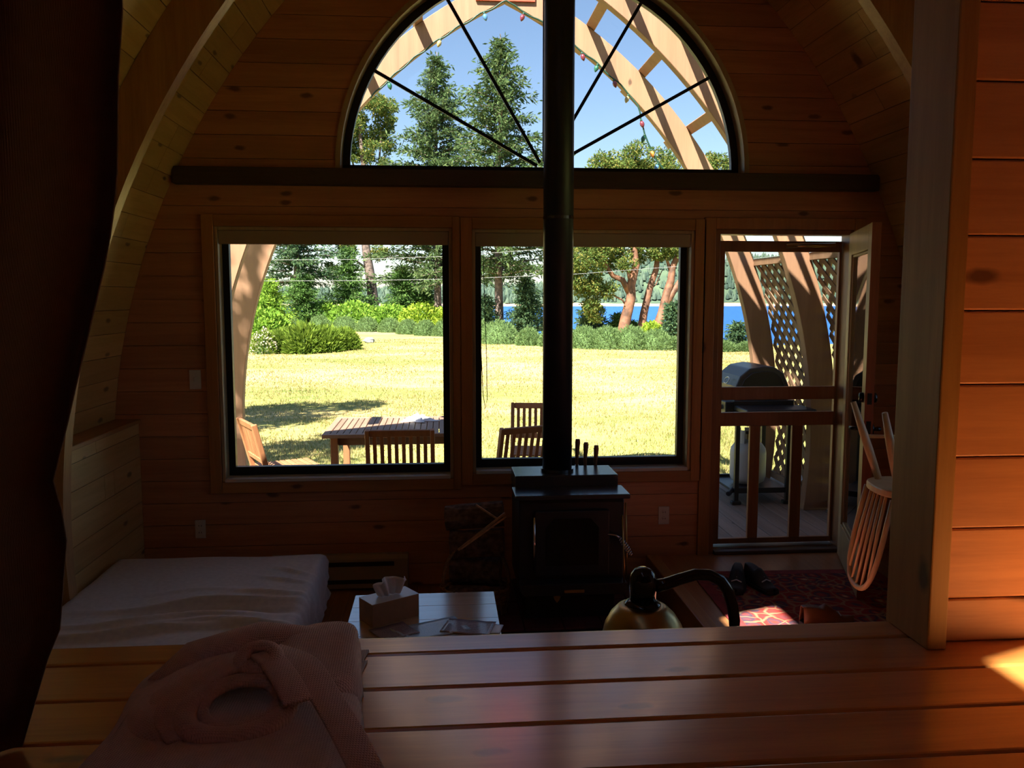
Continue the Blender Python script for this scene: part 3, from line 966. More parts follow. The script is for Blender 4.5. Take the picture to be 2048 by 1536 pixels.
# entry door standing open into the room: hinge at the far end, latch edge towards us
hx, hy = 2.575, 5.10
dang = math.atan2(4.115 - 5.04, 2.262 - 2.583)
DL, DT, DH = 0.86, 0.045, 2.03
door1 = empty('door_1', (hx, hy, ZL + 0.012), dang, 'pale glazed entry door standing open with a red stained edge and black handle', 'door', kind='structure')
for nm, x0, x1, z0, z1, mt in (('hinge_stile', 0.0, 0.11, 0, DH, 'door_pale'), ('latch_stile', DL - 0.115, DL - 0.0008, 0, DH, 'door_pale'), ('top_rail', 0.1102, DL - 0.1152, DH - 0.135, DH, 'door_pale'), ('bottom_rail', 0.1102, DL - 0.1152, 0, 0.22, 'door_pale')):
    box(nm, x0, x1, -DT, 0, z0, z1, mt, door1, 0.002)
box('latch_edge', DL - 0.0006, DL + 0.003, -DT, 0.0, 0, DH, 'door_red', door1)
box('glazing', 0.1105, DL - 0.1155, -0.026, -0.020, 0.2205, DH - 0.1355, 'glass', door1)
for x0, x1, z0, z1 in ((0.112, 0.124, 0.222, DH - 0.137), (DL - 0.130, DL - 0.117, 0.222, DH - 0.137), (0.124, DL - 0.13, 0.222, 0.236), (0.124, DL - 0.13, DH - 0.15, DH - 0.137)):
    box('glazing_bead', x0, x1, -0.036, -0.0095, z0, z1, 'door_pale', door1, 0.003)
for sgn, yy in ((-1, -DT), (1, 0.0)):
    hd = MB()
    hd.tube([(DL - 0.06, yy, 0.93), (DL - 0.06, yy + sgn * 0.012, 0.93)], 0.030, 16)
    hd.tube([(DL - 0.06, yy + sgn * 0.01, 0.93), (DL - 0.06, yy + sgn * 0.045, 0.93), (DL - 0.11, yy + sgn * 0.052, 0.928), (DL - 0.165, yy + sgn * 0.050, 0.922)], [0.010, 0.010, 0.010, 0.008], 10)
    hd.build('door_handle', 'gloss_black', door1, smooth=True)
    MB().tube([(DL - 0.06, yy, 1.10), (DL - 0.06, yy + sgn * 0.020, 1.10), (DL - 0.06, yy + sgn * 0.024, 1.10)], [0.028, 0.026, 0.018], 16).build('deadbolt', 'gloss_black', door1, smooth=True)
box('latch_plate', DL + 0.003, DL + 0.0045, -0.034, -0.011, 0.88, 0.98, 'gloss_black', door1)
box('latch_plate', DL + 0.003, DL + 0.0045, -0.034, -0.011, 1.07, 1.13, 'gloss_black', door1)

# plates on the wall
def plate(x0, x1, z0, z1, outlet, label):
    cx, cz = (x0 + x1) / 2, (z0 + z1) / 2
    e = empty('wall_outlet' if outlet else 'light_switch', (cx, YW, cz), label=label, cat='outlet' if outlet else 'switch')
    hw_, hh = (x1 - x0) / 2, (z1 - z0) / 2
    box('plate', -hw_, hw_, -0.006, 0.0, -hh, hh, 'white_plastic', e, 0.002, 2)
    if outlet:
        for s in (-1, 1):
            MB().prism([(0.017 * math.cos(k * math.pi / 8), s * 0.021 + 0.015 * math.sin(k * math.pi / 8)) for k in range(16)], -0.0085, -0.006).build('socket', 'white_plastic', e)
            for dx in (-0.007, 0.007):
                box('slot', dx - 0.0015, dx + 0.0015, -0.0092, -0.0086, s * 0.021 - 0.004, s * 0.021 + 0.006, 'slot', e)
    else:
        box('toggle', -0.005, 0.005, -0.016, -0.006, -0.010, 0.012, 'white_plastic', e, 0.001)


plate(-1.508, -1.440, 1.261, 1.377, False, 'white light switch on the pine wall beside the wide window')
plate(-1.509, -1.446, 0.342, 0.456, True, 'dim outlet low on the wall above the grey mattress')
plate(1.377, 1.447, 0.364, 0.480, True, 'white outlet on the sunlit boards between stove and door')

# baseboard heater
e = empty('baseboard_heater', (-0.60, YW, 0.02), label='beige electric baseboard heater on the wall beside the mattress', cat='heater')
MB().prism([(-0.072, 0.0), (0.0, 0.0), (0.0, 0.205), (-0.045, 0.205), (-0.072, 0.185)], -0.45, 0.385, 'X').build('body', 'heater', e, 0.003)
box('upper_slot', -0.43, 0.30, -0.0738, -0.0725, 0.140, 0.168, 'slot', e)
box('lower_slot', -0.43, 0.30, -0.0738, -0.0725, 0.030, 0.056, 'slot', e)

# ------------------------------------------------------------------ stove corner
hearth = box('floor_hearth', 0.22, 1.298, 4.36, YW - 0.001, 0.0, 0.022, 'slot')
tag(hearth, 'hearth pad of dark maroon tiles under the stove', 'hearth', kind='structure')
nx, ny = 5, 4
for i in range(nx):
    for j in range(ny):
        w_, h_ = 1.078 / nx, 0.839 / ny
        x0, y0 = 0.22 + i * w_, 4.36 + j * h_
        box('tile', x0 + 0.003 - hearth.location.x, x0 + w_ - 0.003 - hearth.location.x, y0 + 0.003 - hearth.location.y, y0 + h_ - 0.003 - hearth.location.y, 0.022 - hearth.location.z, 0.034 - hearth.location.z, 'maroon', hearth, 0.002)

SX, SY, SZ = 0.705, 4.46, 0.034
st = empty('wood_stove', (SX, SY, SZ), label='black cast iron wood stove with a step top standing on the maroon hearth', cat='stove')
hw_ = 0.290
box('pedestal', -0.25, 0.25, 0.06, 0.46, 0.0, 0.17, 'stove', st, 0.004)
MB().prism([(0.02, 0.171), (0.48, 0.171), (0.48, 0.685), (0.03, 0.685), (0.02, 0.66)], -hw_, hw_, 'X').build('firebox', 'stove', st, 0.006, 2)
box('top_plate', -hw_ - 0.025, hw_ + 0.025, -0.02, 0.21, 0.686, 0.712, 'stove_top', st, 0.006, 2)
box('step_top', -hw_ - 0.005, hw_ + 0.005, 0.2105, 0.49, 0.686, 0.772, 'stove_top', st, 0.006, 2)
MB().prism([(-hw_ + 0.02, 0.172), (hw_ - 0.02, 0.172), (hw_ + 0.005, 0.20), (hw_ + 0.005, 0.235), (-hw_ - 0.005, 0.235), (-hw_ - 0.005, 0.20)], -0.075, 0.0195).build('ash_lip', 'stove', st, 0.004)
dr = box('stove_door', -0.205, 0.205, 0.0, 0.0192, 0.255, 0.62, 'stove', st, 0.006, 2)
MB().prism([(-0.145, -0.12), (0.145, -0.12), (0.145, 0.09), (0.10, 0.14), (-0.10, 0.14), (-0.145, 0.09)], -0.0125, -0.0098).build('door_glass', 'stove_glass', dr)
MB().tube([(-0.208, -0.004, -0.15), (-0.208, -0.004, 0.15)], 0.007, 8).build('hinge_rod', 'chrome', dr, smooth=True)
hnd = MB().tube([(0.195, -0.012, 0.05), (0.235, -0.02, 0.045), (0.262, -0.03, 0.03)], 0.006, 8).build('handle_rod', 'chrome', dr, smooth=True)
coil = []
ax0, ax1 = Vector((0.255, -0.027, 0.035)), Vector((0.315, -0.065, -0.055))
axd = (ax1 - ax0).normalized()
u1 = axd.cross(Vector((0, 0, 1))).normalized()
u2 = axd.cross(u1)
for i in range(121):
    t = i / 120
    r = 0.006 + 0.011 * math.sin(math.pi * t) ** 0.7
    a = t * 2 * math.pi * 9
    coil.append(ax0 + (ax1 - ax0) * t + u1 * r * math.cos(a) + u2 * r * math.sin(a))
MB().tube(coil, 0.0026, 6).build('coil_handle', 'chrome', dr, smooth=True)
MB().tube([(0.275, -0.066, 0.23), (0.275, -0.066, 0.33), (0.268, -0.03, 0.60)], 0.0045, 8).build('side_rod', 'brass', st, smooth=True)
MB().tube([(0.298, -0.02, 0.18), (0.298, -0.02, 0.40), (0.293, 0.0, 0.66)], 0.0045, 8).build('side_rod', 'brass', st, smooth=True)
box('draft_slide', -0.055, 0.055, -0.088, -0.0755, 0.190, 0.206, 'brass', st, 0.003)
MB().prism([(0.0, -0.028), (0.014, -0.01), (0.02, 0.008), (0.008, 0.01), (0.0, 0.03), (-0.008, 0.01), (-0.02, 0.008), (-0.014, -0.01)], 0.050, 0.0595).build('leaf_emblem', 'brass', st).location = (-0.075, 0, 0.115)
pm = MB()
pm.tube([(0, 0, 0), (0, 0, 4.4)], 0.0855, 32)
pipe = pm.build('flue_pipe', 'stove', smooth=False)
for p_ in pipe.data.polygons:
    p_.use_smooth = len(p_.vertices) == 4
pipe.location = (0.668, SY + 0.355, SZ + 0.773)
tag(pipe, 'tall round black flue pipe rising from the stove past the fan light', 'pipe')
for zc, rr in ((0.008, 0.096), (1.45, 0.0875)):
    MB().lathe([(0.086, -0.008), (rr, -0.008), (rr, 0.008), (0.086, 0.008)], (0, 0, zc), 32).build('collar', 'stove_top', pipe)

# fire tools behind the stove
ft = empty('fireplace_tools', (0.875, 5.02, 0.034), label='set of fire tools on a stand behind the stove, three dark handles showing', cat='tools')
MB().lathe([(0.085, 0), (0.085, 0.012), (0.02, 0.02)], n=24).build('base', 'stove', ft)
MB().tube([(0, 0, 0.02), (0, 0, 0.74)], 0.008, 8).build('stem', 'stove', ft)
MB().tube([(-0.07, 0.0, 0.73), (0.07, 0.0, 0.73)], 0.005, 8).build('hook_bar', 'stove', ft)
for k, (dx, dy, top) in enumerate(((-0.062, -0.03, 0.925), (-0.012, -0.035, 0.905), (0.052, -0.03, 0.885))):
    t_ = MB()
    t_.tube([(dx, dy, 0.06), (dx, dy, top - 0.15)], 0.0045, 6)
    tl = t_.build('poker', 'stove', ft)
    MB().tube([(dx, dy, top - 0.16), (dx, dy, top - 0.10), (dx + 0.004, dy, top - 0.02), (dx + 0.004, dy, top)], [0.009, 0.011, 0.016, 0.013], 10).build('grip', 'teak', ft, smooth=True)
    MB().tube([(dx, dy, top - 0.175), (dx, dy, top - 0.158)], 0.012, 10).build('ferrule', 'chrome', ft)

# firewood basket
bk = empty('firewood_basket', (0.185, 4.66, 0.0), label='round wicker basket of firewood beside the stove', cat='basket')
mb = MB()
for k in range(9):
    zz_ = 0.02 + k * 0.020
    rr = 0.165 + 0.004 * k
    n = 40
    mb.tube([((rr + 0.006 * math.cos(10 * a + k * math.pi)) * math.cos(a) * 0.98, (rr + 0.006 * math.cos(10 * a + k * math.pi)) * math.sin(a) * 0.82, zz_) for a in [2 * math.pi * i / n for i in range(n)]], 0.0105, 6, closed=True)
mb.build('wicker_side', 'wicker', bk, smooth=True)
MB().lathe([(0.16, 0.0), (0.165, 0.012)], n=24).build('bottom', 'wicker', bk)
mb = MB()
for s in range(14):
    a = 2 * math.pi * s / 14
    mb.tube([(0.172 * math.cos(a), 0.145 * math.sin(a), 0.01), (0.2 * math.cos(a), 0.168 * math.sin(a), 0.20)], 0.006, 6)
mb.build('stake', 'wicker', bk)
MB().tube([(0.188 * math.cos(math.pi * i / 14), -0.03, 0.19 + 0.27 * math.sin(math.pi * i / 14)) for i in range(15)], 0.010, 8).build('handle', 'wicker', bk, smooth=True)
lr = random.Random(5)


def split_log(name, p, q, r, label, mats=('bark', 'splitwood')):
    p, q = Vector(p), Vector(q)
    ax = (q - p).normalized()
    u = ax.cross(Vector((0, 0, 1)))
    u = u.normalized() if u.length > 0.1 else Vector((1, 0, 0))
    w = ax.cross(u)
    mid = (p + q) / 2
    sec = []
    for k in range(14):
        a = 2 * math.pi * k / 14
        rr = r * (1 + lr.uniform(-0.08, 0.08)) * (0.72 if 4 <= k <= 7 else 1.0)
        sec.append((rr * math.cos(a), rr * math.sin(a)))
    vs, fs = [], []
    n = len(sec)
    for i in range(5):
        c = p + (q - p) * (i / 4) - mid
        for (a, b) in sec:
            j = 1 + lr.uniform(-0.05, 0.05)
            vs.append(c + u * a * j + w * b * j)
    for i in range(4):
        for k in range(n):
            fs.append((i * n + k, i * n + (k + 1) % n, (i + 1) * n + (k + 1) % n, (i + 1) * n + k))
    o = MB().add(vs, fs).build(name, mats[0], origin=None)
    o.location = mid
    for end, s in ((0, -1), (4, 1)):
        m2 = MB().add([vs[end * n + k] + ax * s * 0.0005 for k in range(n)], [tuple(range(n))])
        m2.build('cut_end', mats[1], o)
    tag(o, label, 'log', 'logs in the firewood basket')
    return o


split_log('firewood_log', (0.035, 4.66, 0.105), (0.33, 4.60, 0.110), 0.075, 'thick bottom log lying in the wicker basket')
split_log('firewood_log', (0.050, 4.76, 0.26), (0.330, 4.70, 0.255), 0.080, 'split log in the middle of the basket pile')
split_log('firewood_log', (0.045, 4.70, 0.415), (0.345, 4.66, 0.430), 0.078, 'rough log near the top of the basket pile')
split_log('firewood_log', (0.020, 4.73, 0.555), (0.345, 4.69, 0.585), 0.070, 'grey barked log topmost in the firewood basket')
for k, (p, q, r, lab) in enumerate((((0.085, 4.585, 0.415), (0.345, 4.575, 0.620), 0.008, 'long pale kindling stick leaning across the firewood'),
                                    ((0.10, 4.568, 0.425), (0.350, 4.558, 0.605), 0.006, 'thin kindling stick lying just below the long pale one'),
                                    ((0.185, 4.60, 0.665), (0.300, 4.575, 0.590), 0.006, 'short kindling splinter crossing on the top log'))):
    tag(MB().bar(p, q, r * 2, r * 1.4).build('kindling_stick', 'kindling'), lab, 'kindling', 'kindling on the basket')

# ------------------------------------------------------------------ mattress
def mattress():
    x0, x1, y0, y1, zt, zb = KX0 + 0.01, -0.645, 2.75, 4.74, 0.375, 0.10
    nx_, ny_ = 90, 120
    rng = np.random.default_rng(3)
    us = np.linspace(-1, 1, nx_)
    vs_ = np.linspace(-1, 1, ny_)
    U, V = np.meshgrid(us, vs_, indexing='ij')
    # squircle wrap: outer ring bends down to the underside
    hx_, hy_ = (x1 - x0) / 2, (y1 - y0) / 2
    rad = 0.055
    X = (x0 + x1) / 2 + U * hx_
    Y = (y0 + y1) / 2 + V * hy_
    dx = hx_ - np.abs(U) * hx_
    dy = hy_ - np.abs(V) * hy_
    d = np.minimum(dx, dy)
    drop = np.where(d < rad, rad - np.sqrt(np.maximum(0, rad ** 2 - (rad - d) ** 2)), 0)
    Z = zt - drop
    # wrinkles: sheet pulled askew, ridges running across
    wr = np.zeros_like(X)
    for (cx, cy, lx, ly, h, ang) in ((-1.05, 3.95, 0.42, 0.028, 0.022, 0.10), (-0.95, 3.86, 0.36, 0.030, -0.018, 0.06), (-1.25, 3.78, 0.45, 0.022, 0.014, 0.16), (-1.35, 3.62, 0.40, 0.026, 0.020, 0.14),
                                     (-0.85, 4.10, 0.22, 0.018, 0.010, -0.15), (-0.80, 4.28, 0.15, 0.015, 0.009, -0.35), (-0.78, 4.42, 0.12, 0.013, 0.009, -0.5), (-0.95, 3.70, 0.3, 0.03, 0.018, -0.1), (-1.2, 4.15, 0.2, 0.015, 0.006, 0.1)):
        ca, sa = math.cos(ang), math.sin(ang)
        px = (X - cx) * ca + (Y - cy) * sa
        py = -(X - cx) * sa + (Y - cy) * ca
        py = py + 0.02 * np.sin(px * 9 + cx * 7)
        wr += 1.9 * h * np.exp(-(px / lx) ** 2) * np.exp(-(py / ly) ** 2)
    wr += 0.004 * np.sin(X * 9 + 2 * np.sin(Y * 5)) * np.sin(Y * 7 + X * 3)
    Z = Z + wr
    verts = np.stack([X, Y, Z], -1).reshape(-1, 3)
    faces = []
    for i in range(nx_ - 1):
        for j in range(ny_ - 1):
            a = i * ny_ + j
            faces.append((a, a + ny_, a + ny_ + 1, a + 1))
    ring = [i * ny_ for i in range(nx_)] + [(nx_ - 1) * ny_ + j for j in range(1, ny_)] + [i * ny_ + ny_ - 1 for i in range(nx_ - 2, -1, -1)] + [j for j in range(ny_ - 2, 0, -1)]
    vs2 = [tuple(v) for v in verts]
    prev = ring
    m = len(ring)
    for lvl, (zz_, inset) in enumerate(((0.26, -0.006), (0.19, 0.012), (0.13, -0.004), (zb, 0.012))):
        nr = []
        for k, idx in enumerate(ring):
            x, y, _ = verts[idx]
            cxm, cym = (x0 + x1) / 2, (y0 + y1) / 2
            wob = 0.010 * math.sin(k * 0.31 + lvl) + 0.006 * math.sin(k * 0.83)
            ox = -np.sign(x - cxm) * (inset + wob) if abs(abs(x - cxm) - hx_) < 0.03 else 0
            oy = -np.sign(y - cym) * (inset + wob) if abs(abs(y - cym) - hy_) < 0.03 else 0
            nr.append(len(vs2))
            vs2.append((max(x + ox, KX0 + 0.004), y + oy, zz_))
        for k in range(m):
            faces.append((prev[k], nr[k], nr[(k + 1) % m], prev[(k + 1) % m]))
        prev = nr
    faces.append(tuple(prev))
    e = empty('daybed', ((x0 + x1) / 2, (y0 + y1) / 2, 0.0), label='low daybed mattress in a wrinkled grey sheet beside the knee wall', cat='bed')
    mb = MB()
    mb.v, mb.f = [(p[0] - e.location.x, p[1] - e.location.y, p[2]) for p in vs2], faces
    mb.build('mattress', 'sheet', e, smooth=True)
    box('bed_base', -hx_ + 0.03, hx_ - 0.06, -hy_ + 0.05, hy_ - 0.05, 0.0, 0.099, 'trim_x', e, 0.004)


mattress()

# ------------------------------------------------------------------ coffee table and the things on it
ct = empty('coffee_table', (-0.085, 3.48, 0.0), label='low wooden coffee table reflecting the window light', cat='table')
for k in range(5):
    y0 = -0.41 + k * 0.164
    box('table_board', -0.325, 0.325, y0 + 0.0004, y0 + 0.1636, 0.392, 0.420, 'table', ct, 0.0015)
for sx in (-1, 1):
    for sy in (-1, 1):
        box('leg', sx * 0.285 - 0.025, sx * 0.285 + 0.025, sy * 0.37 - 0.025, sy * 0.37 + 0.025, 0.0, 0.3918, 'table', ct, 0.003)
for sx in (-1, 1):
    box('apron', sx * 0.285 - 0.01, sx * 0.285 + 0.01, -0.344, 0.344, 0.31, 0.3915, 'table', ct)
for sy in (-1, 1):
    box('apron', -0.259, 0.259, sy * 0.37 - 0.01, sy * 0.37 + 0.01, 0.31, 0.3915, 'table', ct)

tb = empty('tissue_box', (-0.235, 3.60, 0.420), math.radians(33), 'brown tissue box with a white tissue standing out on the coffee table', 'box')
box('carton', -0.115, 0.115, -0.060, 0.060, 0.0, 0.098, 'card', tb, 0.0015)
box('lid', -0.115, 0.115, -0.060, 0.060, 0.0981, 0.0995, 'paper', tb)
tn, tm = 18, 12
vs, fs = [], []
tr = random.Random(2)
for i in range(tn + 1):
    a = -1 + 2 * i / tn
    for j in range(tm + 1):
        b = j / tm
        fold = 0.018 * math.sin(a * 5 + b * 2) * (0.4 + b) + 0.010 * math.sin(a * 11 + b * 5)
        w_ = 0.045 + 0.030 * math.sin(min(1.0, b * 1.25) * math.pi * 0.72)
        topz = 0.085 * math.sin(min(1, b * 1.15) * math.pi / 2) * (1 - 0.22 * a * a * b)
        lean = 0.018 * b * b * a + 0.02 * max(0, b - 0.75) * (1 if a > 0 else -1)
        vs.append((a * w_ + lean, fold - 0.015 * b * b, 0.0995 + topz - 0.05 * max(0, b - 0.8) * (1 + a)))
for i in range(tn):
    for j in range(tm):
        k = i * (tm + 1) + j
        fs.append((k, k + tm + 1, k + tm + 2, k + 1))
MB().add(vs, fs).build('tissue', 'tissue', tb, smooth=True, solidify=0.0012, subsurf=1)


def printed_sheet(name, base, ink, lines):
    """paper with flat printed rows and a picture patch"""
    m, nt, out = nodes_of(name)
    tc = nd(nt, 'TexCoord')
    sp = nd(nt, 'SeparateXYZ', {0: tc.outputs['Generated']})
    w = nd(nt, 'TexWave', {'Vector': tc.outputs['Generated'], 'Scale': lines, 'Distortion': 0.0}, bands_direction='Y')
    n = nd(nt, 'TexNoise', {'Vector': tc.outputs['Generated'], 'Scale': 30.0})
    f = mathn(nt, 'MULTIPLY', mathn(nt, 'GREATER_THAN', w.outputs[1], 0.72), mathn(nt, 'GREATER_THAN', n.outputs[0], 0.42))
    f = mathn(nt, 'MULTIPLY', f, mathn(nt, 'LESS_THAN', sp.outputs[1], 0.8))
    col = mixc(nt, f, base, ink)
    principled(nt, out, col, 0.22)
    return m


M['leaflet_a'] = printed_sheet('map_sheet', (0.62, 0.70, 0.78), (0.30, 0.45, 0.62), 9)
M['leaflet_b'] = printed_sheet('printed_leaflet', (0.30, 0.22, 0.24), (0.62, 0.55, 0.55), 7)
for nm, cx, cy, w_, h_, rz, mt, zo, lab in (('folded_map', -0.055, 3.445, 0.30, 0.17, 0.42, 'leaflet_a', 0.0, 'pale blue folded map at the front of the coffee table'),
                                            ('leaflet', 0.105, 3.455, 0.21, 0.15, -0.28, 'leaflet_b', 0.0018, 'dark printed leaflet lying half over the map'),
                                            ('leaflet', 0.185, 3.435, 0.12, 0.10, -0.25, 'paper', 0.0, 'small white leaflet at the corner of the coffee table'),
                                            ('leaflet', -0.205, 3.43, 0.16, 0.15, 0.55, 'leaflet_b', 0.0018, 'brown leaflet in front of the tissue box')):
    ln, lm = 14, 8
    vs, fs = [], []
    for i in range(ln + 1):
        for j in range(lm + 1):
            x, y = (i / ln - 0.5) * w_, (j / lm - 0.5) * h_
            vs.append((x, y, 0.0012 + zo + 0.0035 * abs(math.sin(x * 40 + y * 12)) * (0.3 + abs(x) / w_)))
    for i in range(ln):
        for j in range(lm):
            k = i * (lm + 1) + j
            fs.append((k, k + lm + 1, k + lm + 2, k + 1))
    o = MB().add(vs, fs).build(nm, mt, smooth=True, solidify=0.0008)
    o.location = (cx, cy, 0.420)
    o.rotation_euler = (0, 0, rz)
    tag(o, lab, 'paper')

# ------------------------------------------------------------------ lamp on a side table behind the platform edge
sdt = empty('side_table', (0.60, 1.95, 0.0), label='narrow side table just beyond the platform edge carrying the gooseneck lamp', cat='table')
box('tabletop', -0.30, 0.30, -0.17, 0.17, 0.695, 0.72, 'table', sdt, 0.003)
for sx in (-1, 1):
    for sy in (-1, 1):
        box('leg', sx * 0.265 - 0.02, sx * 0.265 + 0.02, sy * 0.135 - 0.02, sy * 0.135 + 0.02, 0.0, 0.6948, 'table', sdt, 0.002)
lp = empty('desk_lamp', (0.69, 1.87, 0.720), label='gooseneck desk lamp with a brass shade and glossy black cap', cat='lamp')
MB().lathe([(0.075, 0.0), (0.078, 0.006), (0.074, 0.016), (0.03, 0.022), (0.014, 0.03)], n=32).build('base', 'gloss_black', lp, smooth=True)
neck = [(-0.008, 0, 0.03), (-0.006, 0, 0.15), (-0.007, 0, 0.28), (-0.008, 0.0, 0.335), (-0.014, 0.0, 0.372), (-0.026, 0.0, 0.408), (-0.045, 0, 0.433), (-0.072, 0, 0.446), (-0.105, 0, 0.448), (-0.145, -0.002, 0.438), (-0.178, -0.004, 0.428), (-0.205, -0.005, 0.424)]
MB().tube(neck, [0.009] * 3 + [0.0135] * 7 + [0.0145, 0.0155], 14, up=(0, 1, 0)).build('gooseneck', 'gloss_black', lp, smooth=True)
shc = (-0.231, -0.01, 0.0)
MB().lathe([(0.0305, 0.395), (0.0315, 0.43), (0.031, 0.444), (0.0275, 0.457), (0.020, 0.467), (0.010, 0.4715), (0.001, 0.4725)], shc, 28).build('cap', 'gloss_black', lp, smooth=True)
MB().lathe([(0.0305, 0.396), (0.040, 0.389), (0.044, 0.384), (0.036, 0.381)], shc, 28).build('cap_skirt', 'gloss_black', lp, smooth=True)
sh = MB()
prof = [(0.042, 0.386), (0.058, 0.378), (0.074, 0.362), (0.088, 0.338), (0.098, 0.305), (0.103, 0.265), (0.101, 0.265), (0.096, 0.305), (0.086, 0.337), (0.072, 0.360), (0.056, 0.375), (0.040, 0.383)]
n = 40
vs, fs = [], []
for (r, zz_) in prof:
    for k in range(n):
        a = 2 * math.pi * k / n
        vs.append((shc[0] + 0.006 * (0.376 - zz_) / 0.1 + r * math.cos(a), shc[1] + r * math.sin(a), zz_))
for i in range(len(prof)):
    for k in range(n):
        j = (i + 1) % len(prof)
        fs.append((n * i + k, n * i + (k + 1) % n, n * j + (k + 1) % n, n * j + k))
sh.add(vs, fs).build('shade', 'lampbrass', lp, smooth=True)
for a in (-2.0, -1.5, -1.15):
    MB().tube([(shc[0] + 0.012 * math.cos(a), shc[1] + 0.022 * math.sin(a) - 0.003, 0.4585), (shc[0] + 0.012 * math.cos(a), shc[1] + 0.022 * math.sin(a) - 0.0035, 0.4612)], 0.0018, 8).build('vent_hole', 'slot', lp)

# ------------------------------------------------------------------ rug, shoes, dining table with upturned chairs
rug = MB()
rg = empty('rug', (2.02, 3.95, ZL), math.radians(-2.0), 'red patterned oriental rug on the entry landing', 'rug')
box('field', -0.50, 0.50, -0.95, 0.80, 0.0, 0.007, 'rug', rg)
for bx in ((-0.565, -0.5002, -1.02, 0.87), (0.5002, 0.565, -1.02, 0.87), (-0.5, 0.5, -1.02, -0.9502), (-0.5, 0.5, 0.8002, 0.87)):
    box('border', bx[0], bx[1], bx[2], bx[3], 0.0, 0.0074, 'rug_edge', rg)


def shoe(loc, rz, label, mat='rubber', group='pair of dark shoes on the rug'):
    e = empty('shoe', loc, rz, label, 'shoe', group)
    out = []
    L, n = 0.28, 16
    for i in range(n + 1):
        t = i / n
        w = 0.036 + 0.017 * math.sin(min(1, t * 1.15) * math.pi * 0.85) if t > 0 else 0.028
        if t > 0.9:
            w *= math.sqrt(max(0.02, 1 - ((t - 0.9) / 0.1) ** 2)) * 0.9 + 0.1
        out.append((t * L - L / 2, w))
    pts = [(x, w) for x, w in out] + [(x, -w) for x, w in reversed(out)]
    MB().prism(pts, 0.0, 0.022, 'Z').build('sole', 'rubber', e, 0.003)
    vs, fs = [], []
    m = 14
    for i, (x, w) in enumerate(out):
        t = i / n
        h = 0.085 * (1 - t) ** 0.9 + 0.045 * math.sin(math.pi * min(1, t + 0.25)) if t < 0.98 else 0.01
        h = max(0.018, h)
        op = 0.55 if t < 0.42 else 0.0
        for k in range(m + 1):
            a = math.pi * k / m
            s = math.sin(a)
            zc = min(s, 1 - op * 0.55) if op else s
            vs.append((x, (w - 0.003) * math.cos(a) * (1 - 0.15 * s), 0.022 + h * zc))
    for i in range(n):
        for k in range(m):
            a = i * (m + 1) + k
            fs.append((a, a + m + 1, a + m + 2, a + 1))
    up = MB().add(vs, fs).build('upper', mat, e, smooth=True, solidify=0.003)
    for k in range(4):
        x = -0.01 + k * 0.022
        MB().tube([(x, -0.028, 0.070 - k * 0.006), (x, 0, 0.088 - k * 0.008), (x, 0.028, 0.070 - k * 0.006)], 0.0035, 6).build('strap', 'leaflet_a', e)


shoe((1.665, 4.545, ZL + 0.0075), math.radians(-112), 'dark shoe next to the gooseneck lamp, nearer the stove')
shoe((1.800, 4.535, ZL + 0.0075), math.radians(-78), 'dark shoe of the pair nearer the open entry door')

dt = empty('dining_table', (2.62, 3.52, ZL), label='wooden dining table hidden behind the post with chairs upturned on it', cat='table')
box('tabletop', -0.30, 0.34, -0.62, 0.55, 0.70, 0.728, 'chairwood', dt, 0.004)
for sx in (-0.26, 0.30):
    for sy in (-0.57, 0.5):
        box('leg', sx - 0.03, sx + 0.03, sy - 0.03, sy + 0.03, 0.0, 0.6998, 'chairwood', dt, 0.003)


